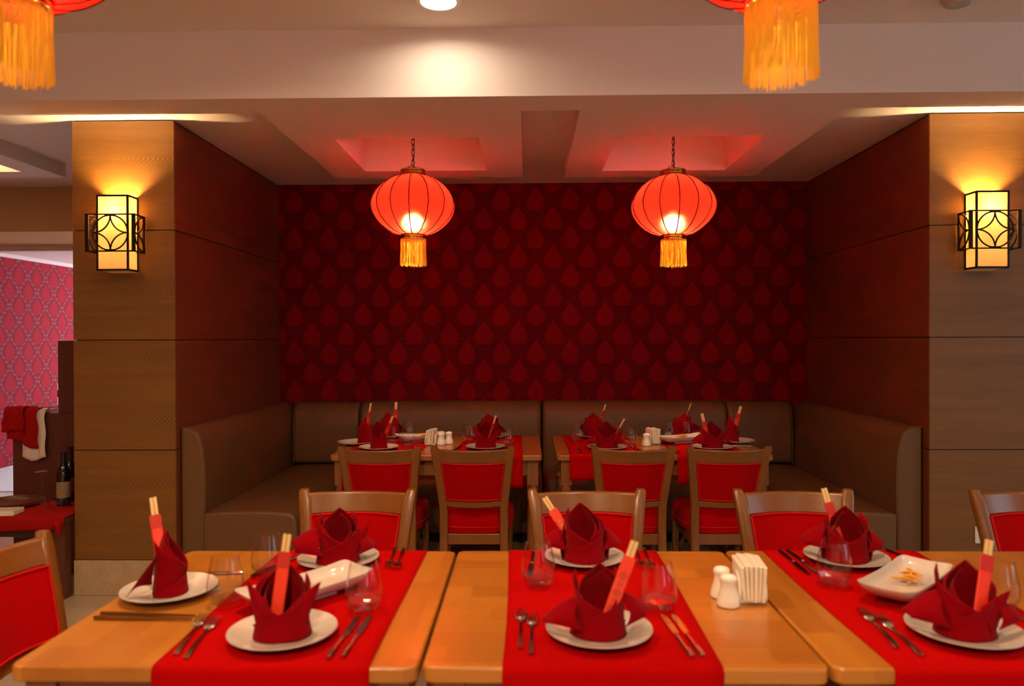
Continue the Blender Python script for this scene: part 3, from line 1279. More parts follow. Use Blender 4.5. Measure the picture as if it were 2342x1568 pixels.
# ================================================================== TABLEWARE
def white_plate():
    prof = [(.0, .0065), (.052, .0065), (.066, .008), (.082, .0125), (.098, .0175), (.110, .0205), (.1135, .0215), (.1140, .0200), (.1115, .0185), (.098, .0145), (.082, .0085), (.064, .0035), (.060, .0), (.054, .0), (.052, .0025), (0, .0025)]
    return MB().lathe(prof, 56).mesh('plate', 'porcelain')


PLATE = white_plate()


def napkin_mesh(style, seed):
    """a folded standing napkin; its front (open V) faces -y.  style flags: W wings, E ears, B smooth back hood, T tall narrow"""
    rnd = random.Random(seed)
    j = lambda a: rnd.uniform(-a, a)
    mb = MB()
    H = .150 + j(.008)
    if 'T' in style:
        H = .155
    wide = .8 if 'T' in style else 1.0
    tipx = j(.012)

    def rb(z):                          # body radius over height
        return wide * (.056 - .22 * z + 1.7 * z * z) if z < .075 else wide * (.0491 + .03 * (z - .075))

    # hood: tall pointed leaf wrapped round the back, tip bent a little forward
    def hood(u, v):
        q = 2 * u - 1
        z = H * v
        if v < .45:
            pm = R(138)
        else:
            s = (v - .45) / .55
            pm = R(138) * (1 - s ** 1.15) + R(5)
        r = rb(min(z, .1)) * (1 - .35 * max(0, v - .5) / .5)
        ridge = .007 * math.exp(-(q / .16) ** 2) * (v ** .5)
        ph = q * pm
        wav = 1 + .05 * math.sin(q * 7 + seed) * v
        x = (r + ridge) * wav * math.sin(ph) * (1.05 if v < .8 else 1) + tipx * v * v
        y = (r + ridge) * math.cos(ph) * .85 - .018 * v * v
        return (x, y, z + .0015)
    mb.grid(hood, 26, 18)
    # second, lower leaf inside, turned
    rot = R(rnd.choice((-1, 1)) * rnd.uniform(20, 40))

    def leaf2(u, v):
        x, y, z = hood(u, v)
        x, y = x * .86, y * .86
        c, s = math.cos(rot), math.sin(rot)
        return (x * c - y * s, x * s + y * c, z * .88 + .002)
    mb.grid(leaf2, 22, 14)
    # crossing bands at the front
    for s, off, hi in ((1, .0018, .132 + j(.01)), (-1, .0045, .122 + j(.01))):
        def band(u, v, s=s, off=off, hi=hi):
            ps = R(-132 + 264 * u)
            k = u if s > 0 else 1 - u
            top = .012 + (hi - .012) * (1 - k) ** 1.25
            z = top * v
            lip = .004 * max(0, v - .75) / .25
            r = rb(z) + off + lip
            r *= 1 + .03 * math.sin(ps * 3 + seed + s)
            return (r * math.sin(ps), -r * math.cos(ps) * .9, z + .001)
        mb.grid(band, 26, 8)
    if 'B' in style:                    # closed, rounded outer back
        def back(u, v):
            ps = R(-100 + 200 * u)
            z = .118 * v * (1 - .25 * (2 * u - 1) ** 2)
            r = rb(min(z, .09)) * 1.04 + .006 + .012 * math.sin(PI * v)
            return (r * math.sin(ps), r * math.cos(ps) * .9, z + .001)
        mb.grid(back, 20, 12)
    if 'F' in style:                    # loose corner hanging out over the plate
        def flap(u, v):
            q = 2 * u - 1
            ph = R(133) + q * R(30) * (1 - v)
            r = .040 + .066 * v
            z = (.070 - .055 * v ** .8) + q * .046 * (1 - v)
            return (r * math.cos(ph), r * math.sin(ph), max(.016, z + .012 * math.sin(PI * v)))
        mb.grid(flap, 10, 12)
    if 'E' in style:                    # stiff pointed ears
        for s, L, up in ((1, .085 + j(.008), .105 + j(.012)), (-1, .070 + j(.008), .118 + j(.01))):
            def ear(u, v, s=s, L=L, up=up):
                a = v
                cx = .030 + (L - .030) * a ** 1.1
                cz = .030 + (up - .030) * a
                hgt = .062 * (1 - a) ** .8 + .001
                q = 2 * u - 1
                y = -.030 + .022 * a + .014 * (1 - q * q) * (1 - a) * -1
                return (s * (cx - q * .012 * (1 - a)), y, cz + q * hgt * .55)
            mb.grid(ear, 10, 10)
    if 'W' in style:                    # soft wings drooping to both sides
        for s in (1, -1):
            L = (.122 if s < 0 else .104) + j(.008)
            up, lo, sl = .088 + j(.008), .026 + j(.004), j(.012)
            fy = .012 if 'B' in style else -.012

            def wing(u, v, s=s, L=L, up=up, lo=lo, sl=sl, fy=fy):
                a = v
                top = Vector((.034 + (L - .034) * a, fy + .012, up - (.040 + sl) * a + .012 * math.sin(PI * a)))
                bot = Vector((.046 + (L - .056) * a, fy - .034 + .022 * a, lo + .012 * a))
                p = top.lerp(bot, u)
                bulge = math.sin(PI * u) * (.018 - .022 * a)
                return (s * (p.x + bulge), p.y - .010 * math.sin(PI * u), p.z)
            mb.grid(wing, 12, 12)
    me = mb.mesh('folded_napkin', 'napkin_red', True, False)
    return me


NAP = {}


def napkin(style, seed, loc, rz, label):
    k = (style, seed)
    if k not in NAP:
        NAP[k] = napkin_mesh(style, seed)
    o = put('folded_napkin', NAP[k], None, loc, (0, 0, rz))
    solid(o, .0016, 0)
    return tag(o, label, 'napkin', 'red cloth napkins folded on the plates')


def chopsticks(base, tip, label, mat='sleeve_red', bare=.045, turn=0.0):
    """paper-sleeved disposable chopsticks from base point to tip point"""
    b, tp = Vector(base), Vector(tip)
    d = tp - b
    L = d.length
    t = thing('chopstick_pack', label, 'chopsticks', base, 0, 'paper-sleeved chopsticks stuck in the napkins')
    zax = d.normalized()
    xax = Vector((1, 0, 0)) - zax * zax.x
    xax.normalize()
    yax = zax.cross(xax)
    mr = Matrix((xax, yax, zax)).transposed() @ Matrix.Rotation(turn, 3, 'Z')
    t.rotation_euler = mr.to_euler()
    ms = L - bare
    w = .0135
    sl = MB()
    poly = [(-w, 0), (-w + .003, .0028), (w - .003, .0028), (w, 0), (w - .003, -.0028), (-w + .003, -.0028)]
    sl.prism(poly, 'z', 0, ms)
    s = sl.build('paper_sleeve', mat, t, False)
    fl = MB().box(-w, w, -.0036, -.0030, ms - .03, ms + .004)
    fl.build('sleeve_flap', 'sleeve_red' if mat != 'sleeve_red' else 'sleeve_inner', s, False)
    for x in (-.0045, .0045):
        st = MB().sweep([(x, 0, .02), (x, 0, L - .002), (x, 0, L)], [(.006, .0036), (.0082, .0044), (.0072, .0036)])
        st.build('stick', 'bamboo', t)
    return t


def tumbler_meshes():
    outer = [(.0, .0), (.024, .0), (.0285, .003), (.036, .013), (.0415, .026), (.0435, .040), (.0425, .056), (.0390, .078), (.0345, .100), (.0315, .114)]
    inner = [(.0305, .114), (.0335, .100), (.0380, .078), (.0414, .056), (.0422, .040), (.0398, .026), (.033, .016), (.0, .0135)]
    bowl = MB().lathe([(.0420, .0285)] + outer[5:] + [(.0310, .1148)] + inner[:5] + [(.0405, .0285)], 40, closed=True).mesh('bowl', 'thin_glass')
    base = MB().lathe(outer[:5] + [(.0420, .0283), (.0405, .0283)] + inner[5:], 12, ).mesh('base', 'solid_glass', False)
    return bowl, base


TB, TBB = tumbler_meshes()


def tumbler(x, y, z, label):
    t = thing('stemless_glass', label, 'glass', (x, y, z), (x * 7.3) % 1.0, 'clear stemless drinking glasses')
    put('bowl', TB, t)
    put('thick_base', TBB, t)
    return t


def fork_mesh():
    mb = MB()
    L = .212
    # handle + neck swept in y, head with four tines; lies along +y (tines at +y)

    def z(y):
        if y < .135:
            return .004 + .006 * math.sin(PI * y / .135) * .6
        s = (y - .135) / .077
        return .004 + .010 * s - .012 * max(0, s - .45) ** 1.4
    st = [(0, .0050), (.01, .0058), (.05, .0045), (.10, .0032), (.130, .0028), (.142, .0050), (.152, .0105), (.160, .0120)]
    v, f = [], []
    for y, w in st:
        t = .0018
        v += [(-w, y, z(y) - t * .5), (w, y, z(y) - t * .5), (w * .8, y, z(y) + t * .5), (-w * .8, y, z(y) + t * .5)]
    for i in range(len(st) - 1):
        for k in range(4):
            k2 = (k + 1) % 4
            f.append((i * 4 + k, i * 4 + k2, i * 4 + 4 + k2, i * 4 + 4 + k))
    f.append((3, 2, 1, 0))
    n = (len(st) - 1) * 4
    f.append((n, n + 1, n + 2, n + 3))
    mb.add(v, f)
    for q in (-1.5, -.5, .5, 1.5):
        x = q * .0068
        pts = [(x, y, z(y)) for y in (.157, .172, .187, .202, L)]
        mb.tube(pts, [.0019, .0019, .0018, .0016, .0008], 6)
    return mb.mesh('fork', 'silver')


def knife_mesh():
    mb = MB()
    # handle: flattened tube, bolster, blade along +y
    v = []
    mb.sweep([(0, 0, 0), (0, 0, 0)], [(.01, .01), (.01, .01)]) if False else None
    st = [(0, .0050, .0032), (.006, .0062, .0040), (.05, .0058, .0038), (.095, .0046, .0034), (.104, .0052, .0038), (.110, .0040, .0030)]
    n = 8
    vv, ff = [], []
    for y, w, h in st:
        for k in range(n):
            a = 2 * PI * k / n
            vv.append((w * math.cos(a), y, .0045 + h * math.sin(a)))
    for i in range(len(st) - 1):
        for k in range(n):
            k2 = (k + 1) % n
            ff.append((i * n + k, i * n + k2, i * n + n + k2, i * n + n + k))
    ff.append(tuple(reversed(range(n))))
    ff.append(tuple((len(st) - 1) * n + k for k in range(n)))
    mb.add(vv, ff)
    out = [(-.0045, .108), (.0045, .108), (.0085, .120), (.0095, .150), (.0095, .190), (.0075, .212), (.0015, .224), (-.0035, .222), (-.0050, .200), (-.0050, .15)]
    mb.prism(out, 'z', .0036, .0052)
    return mb.mesh('knife', 'silver')


FORK, KNIFE = fork_mesh(), knife_mesh()


def cutlery(kind, x0, y0, x1, y1, z, label):
    """from handle end (x0,y0) to head end (x1,y1)"""
    me = FORK if kind == 'fork' else KNIFE
    a = math.atan2(y1 - y0, x1 - x0) - PI / 2
    mx, my = (x0 + x1) / 2, (y0 + y1) / 2
    L = .106 if kind == 'fork' else .112
    o = put(kind, me, None, (mx - L * math.cos(a + PI / 2), my - L * math.sin(a + PI / 2), z), (0, 0, a))
    return tag(o, label, kind, 'steel forks' if kind == 'fork' else 'steel table knives')


def dish_mesh():
    # rectangular, flared sides, corners swept up; length along x
    lev = [(.0, .118, .040), (.003, .125, .046), (.010, .138, .054), (.020, .153, .062), (.0275, .160, .066), (.0290, .1605, .0665)]
    inn = [(.0285, .1575, .0635), (.0200, .150, .059), (.0120, .134, .050), (.0095, .120, .042)]
    rings = lev + inn
    v, f = [], []
    n = 48
    for z, a, b in rings:
        for i in range(n):
            t = 2 * PI * i / n
            c, s = math.cos(t), math.sin(t)
            e = .22
            x, y = math.copysign(abs(c) ** e, c), math.copysign(abs(s) ** e, s)
            cor = (abs(x) * abs(y)) ** 3
            v.append((x * a, y * b, z + (cor * .008 + .005 * abs(x) ** 4) * (z / .029) ** 1.5 + .012))
    for q in range(len(rings) - 1):
        for i in range(n):
            j = (i + 1) % n
            f.append((q * n + i, q * n + j, q * n + n + j, q * n + n + i))
    f.append(tuple(reversed(range(n))))
    f.append(tuple((len(rings) - 1) * n + i for i in range(n)))
    mb = MB().add(v, f)
    # foot
    foot = [(-.07, -.03), (.07, -.03), (.07, .03), (-.07, .03)]
    return mb.mesh('platter', 'porcelain'), MB().prism(foot, 'z', 0, .0125).mesh('foot', 'porcelain', False)


DISH, FOOT = dish_mesh()


def platter(x, y, z, rz, label):
    t = thing('rectangular_platter', label, 'platter', (x, y, z), rz, 'white rectangular platters')
    put('dish_body', DISH, t)
    bevel(put('foot', FOOT, t), .004, 2)
    return t


def snack(x, y, z, rz, label, n=7, seed=1):
    rnd = random.Random(seed)
    mb = MB()
    for i in range(n):
        a = rnd.uniform(0, 2 * PI)
        cx, cy = rnd.uniform(-.022, .022), rnd.uniform(-.012, .012)
        L = rnd.uniform(.018, .030)
        h = rnd.uniform(.004, .010) + .002 * i
        pts = []
        for k in range(7):
            s = -1 + k / 3
            bx, by = s * L, .008 * math.cos(s * 2) * rnd.choice((-1, 1)) if k == 0 else .006 * math.cos(s * 2)
            pts.append((cx + bx * math.cos(a) - by * math.sin(a), cy + bx * math.sin(a) + by * math.cos(a), max(.004, h + .004 * math.cos(s * 1.6))))
        mb.tube(pts, [.0015, .0028, .0034, .0036, .0034, .0028, .0015], 6)
    o = mb.build('fried_noodle_garnish', 'snack')
    o.location = (x, y, z)
    o.rotation_euler.z = rz
    return tag(o, label, 'garnish', 'golden garnish on the platters')


SHK = MB().lathe([(.0, 0), (.024, 0), (.027, .003), (.0272, .010), (.0245, .022), (.0195, .038), (.0175, .050), (.0185, .058), (.0200, .062), (.0195, .068), (.0150, .073), (.007, .0755), (0, .076)], 36).mesh('shaker_body', 'shaker_ceramic')
SHH = MB()
for k in range(5):
    a = 2 * PI * k / 5
    SHH.lathe([(0, .0742), (.0014, .0742), (.0014, .0752), (0, .0754)], 6, Matrix.Translation((.006 * math.cos(a), .006 * math.sin(a), 0)))
SHH = SHH.mesh('pour_holes', 'foil_black')


def shaker(x, y, z, label):
    t = thing('ceramic_shaker', label, 'shaker', (x, y, z), 0, 'white ceramic salt and pepper shakers')
    put('shaker_body', SHK, t)
    put('pour_holes', SHH, t)
    return t


def napkin_holder(x, y, z, rz, label, plabel, pgroup, n=6, seed=0):
    """ceramic holder, plates parallel to local y; paper napkins stand in it"""
    t = thing('napkin_holder', label, 'napkin holder', (x, y, z), rz, 'white ceramic napkin holders')
    bevel(MB().box(-.030, .030, -.045, .045, 0, .008).build('base', 'shaker_ceramic', t, False), .003, 2)
    for s in (-1, 1):
        poly = [(-.045, .006), (.045, .006), (.047, .02), (.040, .045), (.026, .060), (0, .066), (-.026, .060), (-.040, .045), (-.047, .02)]
        o = MB().prism(poly, 'x', s * .030 - .0035, s * .030 + .0035).build('side_plate', 'shaker_ceramic', t)
        bevel(o, .003, 2, 50)
    rnd = random.Random(seed)
    for i in range(n):
        xx = (i - (n - 1) / 2) * .0086
        ln = rnd.uniform(-.012, .012)
        tilt = (i - (n - 1) / 2) * .03 + rnd.uniform(-.01, .01)
        hh = .082 + rnd.uniform(-.003, .004)
        d = .058 + rnd.uniform(-.002, .002)
        mb = MB()
        th = .0041

        def fn(u, v, side=0):
            return (0, 0, 0)
        # a folded square: two leaves joined by a rounded fold at the near end
        out = [(-th, d), (-th, -d + .004), (-th * .5, -d), (th * .5, -d), (th, -d + .004), (th, d), (th * .35, d), (th * .35, -d + .008), (-th * .35, -d + .008), (-th * .35, d)]
        mb.prism(out, 'z', 0, hh)
        o = mb.build('paper_napkin', 'paper', None, False)
        m = Matrix.Translation((x, y, z)) @ Matrix.Rotation(rz, 4, 'Z') @ Matrix.Translation((xx, ln * .3, .0085)) @ Matrix.Rotation(tilt, 4, 'Y') @ Matrix.Rotation(ln, 4, 'Z')
        o.matrix_world = m
        tag(o, ('first', 'second', 'third', 'fourth', 'fifth', 'sixth')[i] + ' from the left of ' + plabel, 'paper napkin', pgroup)
    return t


# ---------------- place settings of the front tables
zr = TZ + .0034        # on a runner
zw = TZ + .0006        # on bare wood
GP = 'white round plates'


def plate(x, y, z, label):
    return tag(put('plate', PLATE, None, (x, y, z)), label, 'plate', GP)


#        plate x, y, z, napkin style, seed, turn, place words, chopstick base offset, tip, sleeve
SET = [
    (-.896, 1.845, zw, 'TF', 11, 100, 'at the left end of the front table', (-.02, .01, .05), (-.973, 1.915, .980), 'sleeve_red', .050),
    (-.521, 1.574, zr, 'E', 12, 6, "on the near side of the front table's left runner", (-.010, -.024, .05), (-.512, 1.580, .973), 'sleeve_red', .040),
    (-.535, 2.100, zr, 'EW', 13, 20, "on the far side of the front table's left runner", None, None, None, 0),
    (.154, 1.591, zr, 'W', 14, 8, "on the near side of the front table's middle runner", (.010, -.036, .055), (.231, 1.588, .957), 'sleeve_medallion', .038),
    (.165, 2.118, zr, 'BW', 15, 0, "on the far side of the front table's middle runner", (-.016, .004, .05), (.052, 2.16, .928), 'sleeve_characters', .045),
    (.906, 2.123, zr, 'BW', 16, -8, "on the far side of the front table's right runner", (-.006, .012, .05), (.868, 2.185, .950), 'sleeve_red', .045),
    (.930, 1.596, zr, 'EW', 17, -6, "on the near side of the front table's right runner", (.012, -.030, .055), (.992, 1.610, .955), 'sleeve_red', .036),
    # alcove, left table
    (-1.030, 4.490, zw, 'T', 21, -120, 'at the left end of the left alcove table', (.056, -.02, .05), (-.936, 4.46, 1.004), 'sleeve_red', .055),
    (-.850, 4.262, zr, 'T', 22, 4, 'on the near left side of the left alcove table', (.02, .0, .05), (-.768, 4.26, .946), 'sleeve_red', .045),
    (-.880, 4.778, zr, 'BW', 23, 170, 'on the far left side of the left alcove table', (.03, .0, .06), (-.836, 4.76, .985), 'sleeve_red', .050),
    (-.236, 4.282, zr, 'E', 24, 12, 'on the near right side of the left alcove table', (.012, -.01, .05), (-.174, 4.27, .948), 'sleeve_red', .050),
    (-.232, 4.765, zr, 'BW', 25, 160, 'on the far right side of the left alcove table', None, None, None, 0),
    # alcove, right table
    (.462, 4.262, zr, 'EW', 26, -10, 'on the near left side of the right alcove table', (.02, 0, .05), (.562, 4.26, .930), 'sleeve_red', .060),
    (.432, 4.765, zr, 'BW', 27, 170, 'on the far left side of the right alcove table', (.02, .0, .06), (.506, 4.75, .968), 'sleeve_red', .045),
    (1.000, 4.780, zr, 'BW', 28, 175, 'on the far right side of the right alcove table', (.0, .0, .06), (1.053, 4.77, .972), 'sleeve_red', .050),
    (1.062, 4.262, zr, 'EW', 29, 5, 'on the near right side of the right alcove table', (-.02, .0, .05), (1.000, 4.25, .960), 'sleeve_red', .050),
    (1.272, 4.545, zw, 'T', 30, 90, 'at the right end of the right alcove table', (-.020, .0, .05), (1.292, 4.50, .978), 'sleeve_red', .050),
]
NX = {21: (.056, -.02), 30: (-.024, 0)}      # napkins standing off the plate centre
for (x, y, z, st, sd, rz, wh, bo, tip, smat, bare) in SET:
    plate(x, y, z, 'white round plate ' + wh)
    lean = {'T': 'tall rolled red napkin ', 'TF': 'tall rolled red napkin ', 'E': 'pointed red folded napkin '}.get(st, 'red folded napkin with flared sides ')
    nx, ny = NX.get(sd, (0, 0))
    napkin(st, sd, (x + nx, y + ny, z + .0072 + (.004 if sd in NX else 0)), R(rz), lean + wh)
    if tip:
        b = (x + bo[0], y + bo[1], z + bo[2] - .02)
        chopsticks(b, tip, 'paper-sleeved chopsticks in the napkin ' + wh, smat, bare, {11: .2, 21: 1.2, 22: 1.0, 24: 1.1, 26: 1.0, 27: .9, 28: 1.1}.get(sd, 0.0))

# glasses
for x, y, z, lb in (
    (-.728, 1.778, zr, 'clear stemless glass in front of the left end plate on the front table'),
    (-.700, 1.990, zr, 'clear stemless glass half hidden behind the upright chopsticks, far left'),
    (-.382, 1.731, zr, 'clear stemless glass beside the end of the left front platter'),
    (.030, 1.912, zr, 'clear stemless glass left of the far middle plate, front table'),
    (.307, 1.737, zr, 'clear stemless glass right of the near middle napkin, front table'),
    (.789, 1.919, zr, 'clear stemless glass in front of the far right plate, front table'),
    (1.100, 1.750, zr, 'clear stemless glass behind the chopsticks at the right edge of the photo'),
    (-.699, 4.371, zr, 'clear stemless glass in front of the platter on the left alcove table'),
    (-.800, 4.440, zr, 'clear stemless glass behind the leaning chopsticks, left alcove table'),
    (-.742, 4.702, zr, 'clear stemless glass before the far left napkin of the left alcove table'),
    (-.351, 4.505, zr, 'clear stemless glass left of the right-hand napkins, left alcove table'),
    (-.112, 4.350, zr, 'clear stemless glass right of the right-hand napkins, left alcove table'),
    (.311, 4.540, zr, 'clear stemless glass near the left end of the right alcove table'),
    (.607, 4.364, zr, 'clear stemless glass left of the shaker on the right alcove table'),
    (.890, 4.660, zr, 'clear stemless glass just behind the platter tip, right alcove table'),
    (1.000, 4.680, zr, 'clear stemless glass before the far right napkin, right alcove table'),
    (1.135, 4.470, zr, 'clear stemless glass behind the near right napkin, right alcove table'),
):
    tumbler(x, y, z, lb)

# cutlery
for k, x0, y0, x1, y1, z, lb in (
    ('fork', -.708, 1.478, -.739, 1.694, zr, 'outer steel fork left of the near left plate, front table'),
    ('fork', -.680, 1.462, -.706, 1.676, zr, 'inner steel fork left of the near left plate, front table'),
    ('knife', -.396, 1.466, -.386, 1.690, zr, 'inner steel knife right of the near left plate, front table'),
    ('knife', -.369, 1.474, -.360, 1.698, zr, 'outer steel knife right of the near left plate, front table'),
    ('fork', -.014, 1.520, -.013, 1.732, zr, 'outer steel fork left of the near middle plate, front table'),
    ('fork', .008, 1.492, .012, 1.704, zr, 'inner steel fork left of the near middle plate, front table'),
    ('knife', .328, 1.480, .308, 1.704, zr, 'inner steel knife right of the near middle plate, front table'),
    ('knife', .350, 1.482, .332, 1.706, zr, 'outer steel knife right of the near middle plate, front table'),
    ('fork', .757, 1.530, .777, 1.742, zr, 'outer steel fork left of the near right plate, front table'),
    ('fork', .786, 1.488, .796, 1.700, zr, 'inner steel fork left of the near right plate, front table'),
    ('knife', 1.128, 1.470, 1.112, 1.694, zr, 'steel knife at the right edge beside the near right plate'),
    ('fork', -.397, 2.245, -.384, 2.058, zr, 'inner steel fork right of the far left plate, front table'),
    ('fork', -.371, 2.236, -.360, 2.038, zr, 'outer steel fork right of the far left plate, front table'),
    ('knife', -.664, 2.160, -.732, 1.985, zr, 'steel knife left of the far left plate beside the half-hidden glass'),
    ('fork', .325, 2.240, .323, 2.076, zr, 'inner steel fork right of the far middle plate, front table'),
    ('fork', .352, 2.240, .345, 2.043, zr, 'outer steel fork right of the far middle plate, front table'),
    ('knife', .020, 2.200, .010, 1.980, zr, 'steel knife left of the far middle plate behind the glass'),
    ('knife', .752, 2.222, .757, 1.998, zr, 'outer steel knife left of the far right plate, front table'),
    ('knife', .778, 2.226, .786, 2.004, zr, 'inner steel knife left of the far right plate, front table'),
    ('fork', 1.074, 2.236, 1.094, 2.030, zr, 'steel fork right of the far right plate beside the platter'),
    ('knife', -.785, 2.010, -.990, 1.990, zw, 'steel knife behind the left end plate, front table'),
    ('fork', -.985, 4.190, -.955, 4.330, zr, 'steel fork left of the near left plate, left alcove table'),
    ('knife', -.415, 4.20, -.385, 4.40, zr, 'steel knife beside the near right plate, left alcove table'),
    ('fork', .300, 4.11, .305, 4.32, zr, 'steel fork beside the left glass, right alcove table'),
    ('knife', .640, 4.17, .620, 4.32, zr, 'steel knife beside the near left plate, right alcove table'),
    ('fork', .850, 4.130, .835, 4.330, zr, 'steel fork left of the near right plate, right alcove table'),
    ('fork', 1.320, 4.40, 1.120, 4.375, zw, 'steel fork in front of the right end plate, alcove'),
    ('knife', 1.335, 4.37, 1.125, 4.345, zw, 'steel knife in front of the right end plate, alcove'),
):
    cutlery(k, x0, y0, x1, y1, z, lb)

for y, lb in ((1.706, 'farther'), (1.680, 'nearer')):
    o = MB().sweep([(0, 0, 0), (0, 0, .05), (0, 0, .12), (0, 0, .228)], [(.0085, .0085), (.0085, .0085), (.007, .007), (.0042, .0042)]).build('metal_chopstick', 'aged_brass')
    o.rotation_euler = (R(90), 0, R(87 if lb == 'farther' else 88))
    o.location = (-.990, y, zw + .0046)
    tag(o, 'golden metal chopstick before the left end plate, %s of the two' % lb, 'chopstick', 'golden metal chopsticks')

# platters with garnish
platter(-.541, 1.812, zr, R(49), 'white rectangular platter on the left front runner')
platter(.948, 1.872, zr, R(45), 'white rectangular platter with golden garnish on the right front runner')
platter(-.650, 4.610, zr, R(25), 'white rectangular platter on the left alcove table')
platter(.945, 4.530, zr, R(22), 'white rectangular platter on the right alcove table')
snack(.950, 1.868, zr + .022, R(45), 'golden fried garnish on the front right platter', 9, 3)
snack(.948, 4.530, zr + .022, R(22), 'golden fried garnish on the platter of the right alcove table', 10, 5)
snack(-.650, 4.610, zr + .022, R(25), 'golden fried garnish on the platter of the left alcove table', 7, 6)

# shakers and paper napkins
shaker(.481, 1.842, zw, 'white ceramic shaker on the front table, farther one of the pair')
shaker(.4815, 1.782, zw, 'white ceramic shaker on the front table, nearer one of the pair')
napkin_holder(.548, 1.838, zw, R(-5), 'white ceramic napkin holder on the front table', 'the white paper napkins in the front table holder', 'paper napkins in the front holder', 6, 2)
shaker(-.512, 4.470, zw, 'white ceramic shaker next to the holder on the left alcove table')
shaker(-.470, 4.515, zw, 'white ceramic shaker farther from the holder on the left alcove table')
napkin_holder(-.572, 4.490, zw, R(-8), 'white ceramic napkin holder on the left alcove table', 'the paper napkins in the holder on the left alcove table', 'paper napkins in the left alcove holder', 4, 3)
shaker(.712, 4.425, zw, 'white ceramic shaker on the right alcove table')
napkin_holder(.768, 4.520, zw, R(12), 'white ceramic napkin holder on the right alcove table', 'the paper napkins in the holder on the right alcove table', 'paper napkins in the right alcove holder', 5, 4)


# ================================================================== SERVING STATION left of the pier
t = thing('serving_station', 'dark wooden serving station with stepped top beside the left pier', 'cabinet', (0, 0, 0))
X1 = XL0 - .012
bd = bevel(MB().box(-3.083, X1, 4.40, 4.80, 0, .957).build('cabinet_body', 'station_wood', t, False), .003, 1)
bevel(MB().box(-2.802, X1, 4.395, 4.80, .957, 1.389).build('tower', 'station_wood', t, False), .003, 1)
bevel(MB().box(-3.30, X1, 3.925, 4.395, .405, .440).build('low_shelf', 'station_wood', t, False), .003, 1)
for x in (-2.535, -3.28):
    MB().box(x, x + .058, 3.935, 3.99, 0, .405).build('leg', 'station_wood', t, False)
MB().box(-3.28, -2.49, 3.95, 3.975, .33, .405).build('shelf_apron', 'dark_wood', t, False)


def cloth_fn(u, v):
    # red cloth over the low shelf: overhang at the front
    x = -3.32 + (X1 + .004 + 3.32) * u
    if v < .3:
        s = v / .3
        return (x, 3.912 + .004 * math.sin(u * 22), .372 + .068 * s + .006 * math.sin(u * 9) * (1 - s))
    s = (v - .3) / .7
    return (x, 3.916 + .465 * s, .4425)


o = solid(MB().grid(cloth_fn, 30, 16).build('shelf_cloth', 'towel_red', None, True, False), .002, 1)
kn = MB()
kn.tube([(-2.50, 3.905, .425), (-2.49, 3.892, .41), (-2.487, 3.895, .38), (-2.492, 3.90, .345)], [.012, .020, .012, .006], 8)
kn.build('cloth_knot', 'towel_red', o)
tag(o, 'red cloth covering the low shelf of the serving station', 'cloth')

t = thing('check_box', 'white slatted box of table cards on the red cloth', 'box', (-2.868, 3.985, .4445), R(8))
bevel(MB().box(-.10, .10, -.055, .055, 0, .026).build('box_body', 'check_box_print', t, False), .003, 2)
t = thing('serving_tray', 'dark serving tray behind the white box', 'tray', (-2.95, 4.20, .4445), R(4))
tr = MB().lathe([(0, 0), (.13, 0), (.15, .012), (.154, .030), (.150, .030), (.145, .014), (.128, .004), (0, .004)], 40)
tr.build('tray_body', 'station_wood', t)

wgp = [(.034, 0), (.0335, .002), (.040, .035), (.044, .06), (.042, .078), (.030, .098), (.012, .116), (.005, .124), (.0038, .14), (.0036, .20), (.006, .208), (.020, .213), (.035, .216), (.036, .218), (.020, .2165), (0, .2165)]
WG = MB().lathe(wgp, 36, cap0=False).mesh('wine_glass', 'thin_glass')
for x, y, lb in ((-2.690, 4.075, 'upside-down wine glass on the red cloth, farther from the pier'), (-2.586, 4.060, 'upside-down wine glass on the red cloth, next to the pier')):
    tag(put('wine_glass', WG, None, (x, y, .4445)), lb, 'wine glass', 'upside-down wine glasses')


def wine_bottle(x, y, lb, k=1.0):
    t = thing('wine_bottle', lb, 'bottle', (x, y, .4445), 0, 'dark wine bottles on the serving station')
    MB().lathe([(0, .004), (.030, 0), (.037, .004), (.0375, .17), (.034, .195), (.020, .222), (.0145, .24), (.0142, .285 * k), (0, .285 * k)], 28).build('glass_body', 'bottle_glass', t)
    MB().lathe([(.0152, .245), (.0152, .296 * k), (.0165, .297 * k), (.0165, .303 * k), (0, .303 * k)], 24, cap0=False).build('foil_cap', 'foil_black', t)
    MB().lathe([(.0379, .05), (.0379, .14)], 28, cap0=False, cap1=False).build('paper_label', 'bottle_label', t)


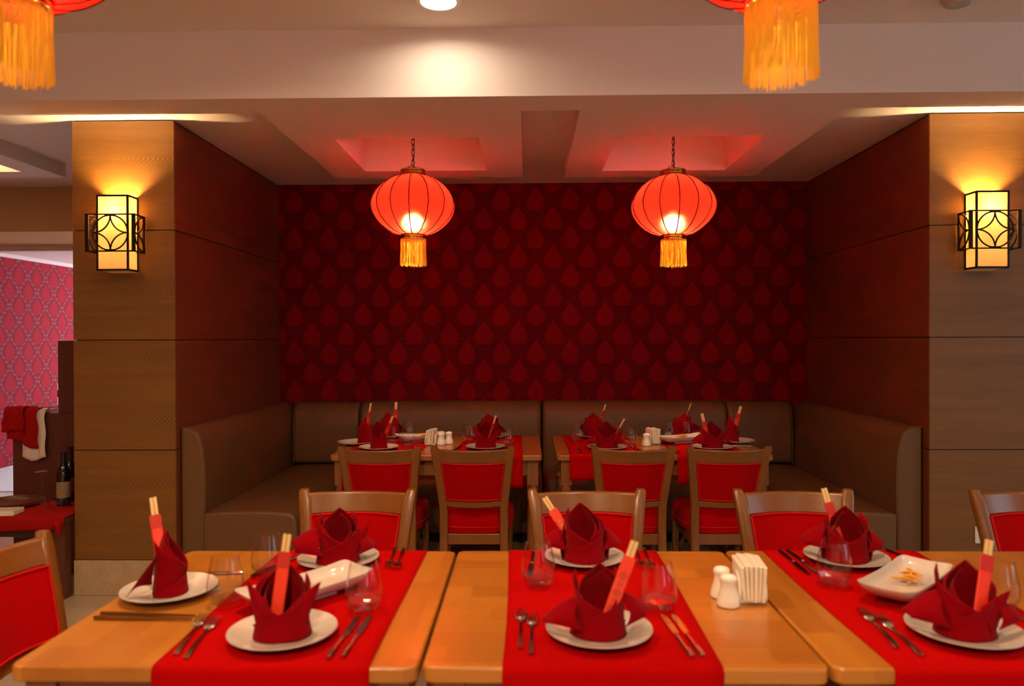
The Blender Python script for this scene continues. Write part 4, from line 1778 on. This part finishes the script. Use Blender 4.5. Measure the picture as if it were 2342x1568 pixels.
wine_bottle(-2.648, 4.200, 'dark wine bottle behind the wine glasses, shorter of the two')
wine_bottle(-2.690, 4.330, 'dark wine bottle against the pier, taller of the two', 1.05)

t = thing('water_bottle', 'clear plastic water bottle with blue label behind the station tower', 'bottle', (-2.885, 4.58, .9575))
wb = [(.0, .0), (.03, 0)]
for i in range(9):
    z = .012 + i * .016
    wb += [(.032, z), (.0305, z + .008)]
wb += [(.032, .16), (.024, .185), (.013, .2), (.013, .205)]
MB().lathe(wb, 24).build('bottle_body', 'thin_glass', t)
MB().lathe([(.0328, .08), (.0328, .12)], 24, cap0=False, cap1=False).build('wrap_label', 'blue_label', t)
MB().lathe([(.015, .203), (.015, .218), (0, .219)], 20).build('cap', 'white_plastic', t)


def draped(name, mat, x0, x1, yf, ztop, drop, back, label, seed, slant=0.0):
    rnd = random.Random(seed)
    p = [rnd.uniform(0, 6) for _ in range(3)]

    def fn(u, v):
        x = x0 + (x1 - x0) * u
        fold = .008 * math.sin(x * 78) + .005 * math.sin(x * 141 + 1)
        dr = drop * (1 - slant * (1 - u)) + .012 * math.sin(u * 6 + p[2])
        if v < .6:
            s = 1 - v / .6
            return (x + .02 * s * (u - .5) + .004 * math.sin(s * 9 + u * 4), yf - .012 - (fold + .02) * (.3 + .7 * s) * .7, ztop - .012 - (dr - .012) * s)
        s = (v - .6) / .4
        return (x, yf - .016 - fold * .3 + (back + .016) * s, ztop + .004 + .008 * math.sin(PI * min(1, s * 2)) + fold * .5 * (1 - s) + .006)
    o = MB().grid(fn, 34, 24).build(name, mat, None, True, False)
    solid(o, .004, 1)
    return tag(o, label, 'towel', None)


draped('white_towel', 'towel_white', -3.000, -2.872, 4.398, .9585, .275, .10, 'white cloth hanging under the red towel on the station', 5)
draped('red_towel', 'towel_red', -3.085, -2.915, 4.386, .9665, .215, .12, 'red towel draped over the corner of the serving station', 6, .25)
draped('red_towel', 'towel_red', -3.105, -2.985, 4.373, .9745, .13, .12, 'shorter folded red towel lying over the other red towel', 9, .1)
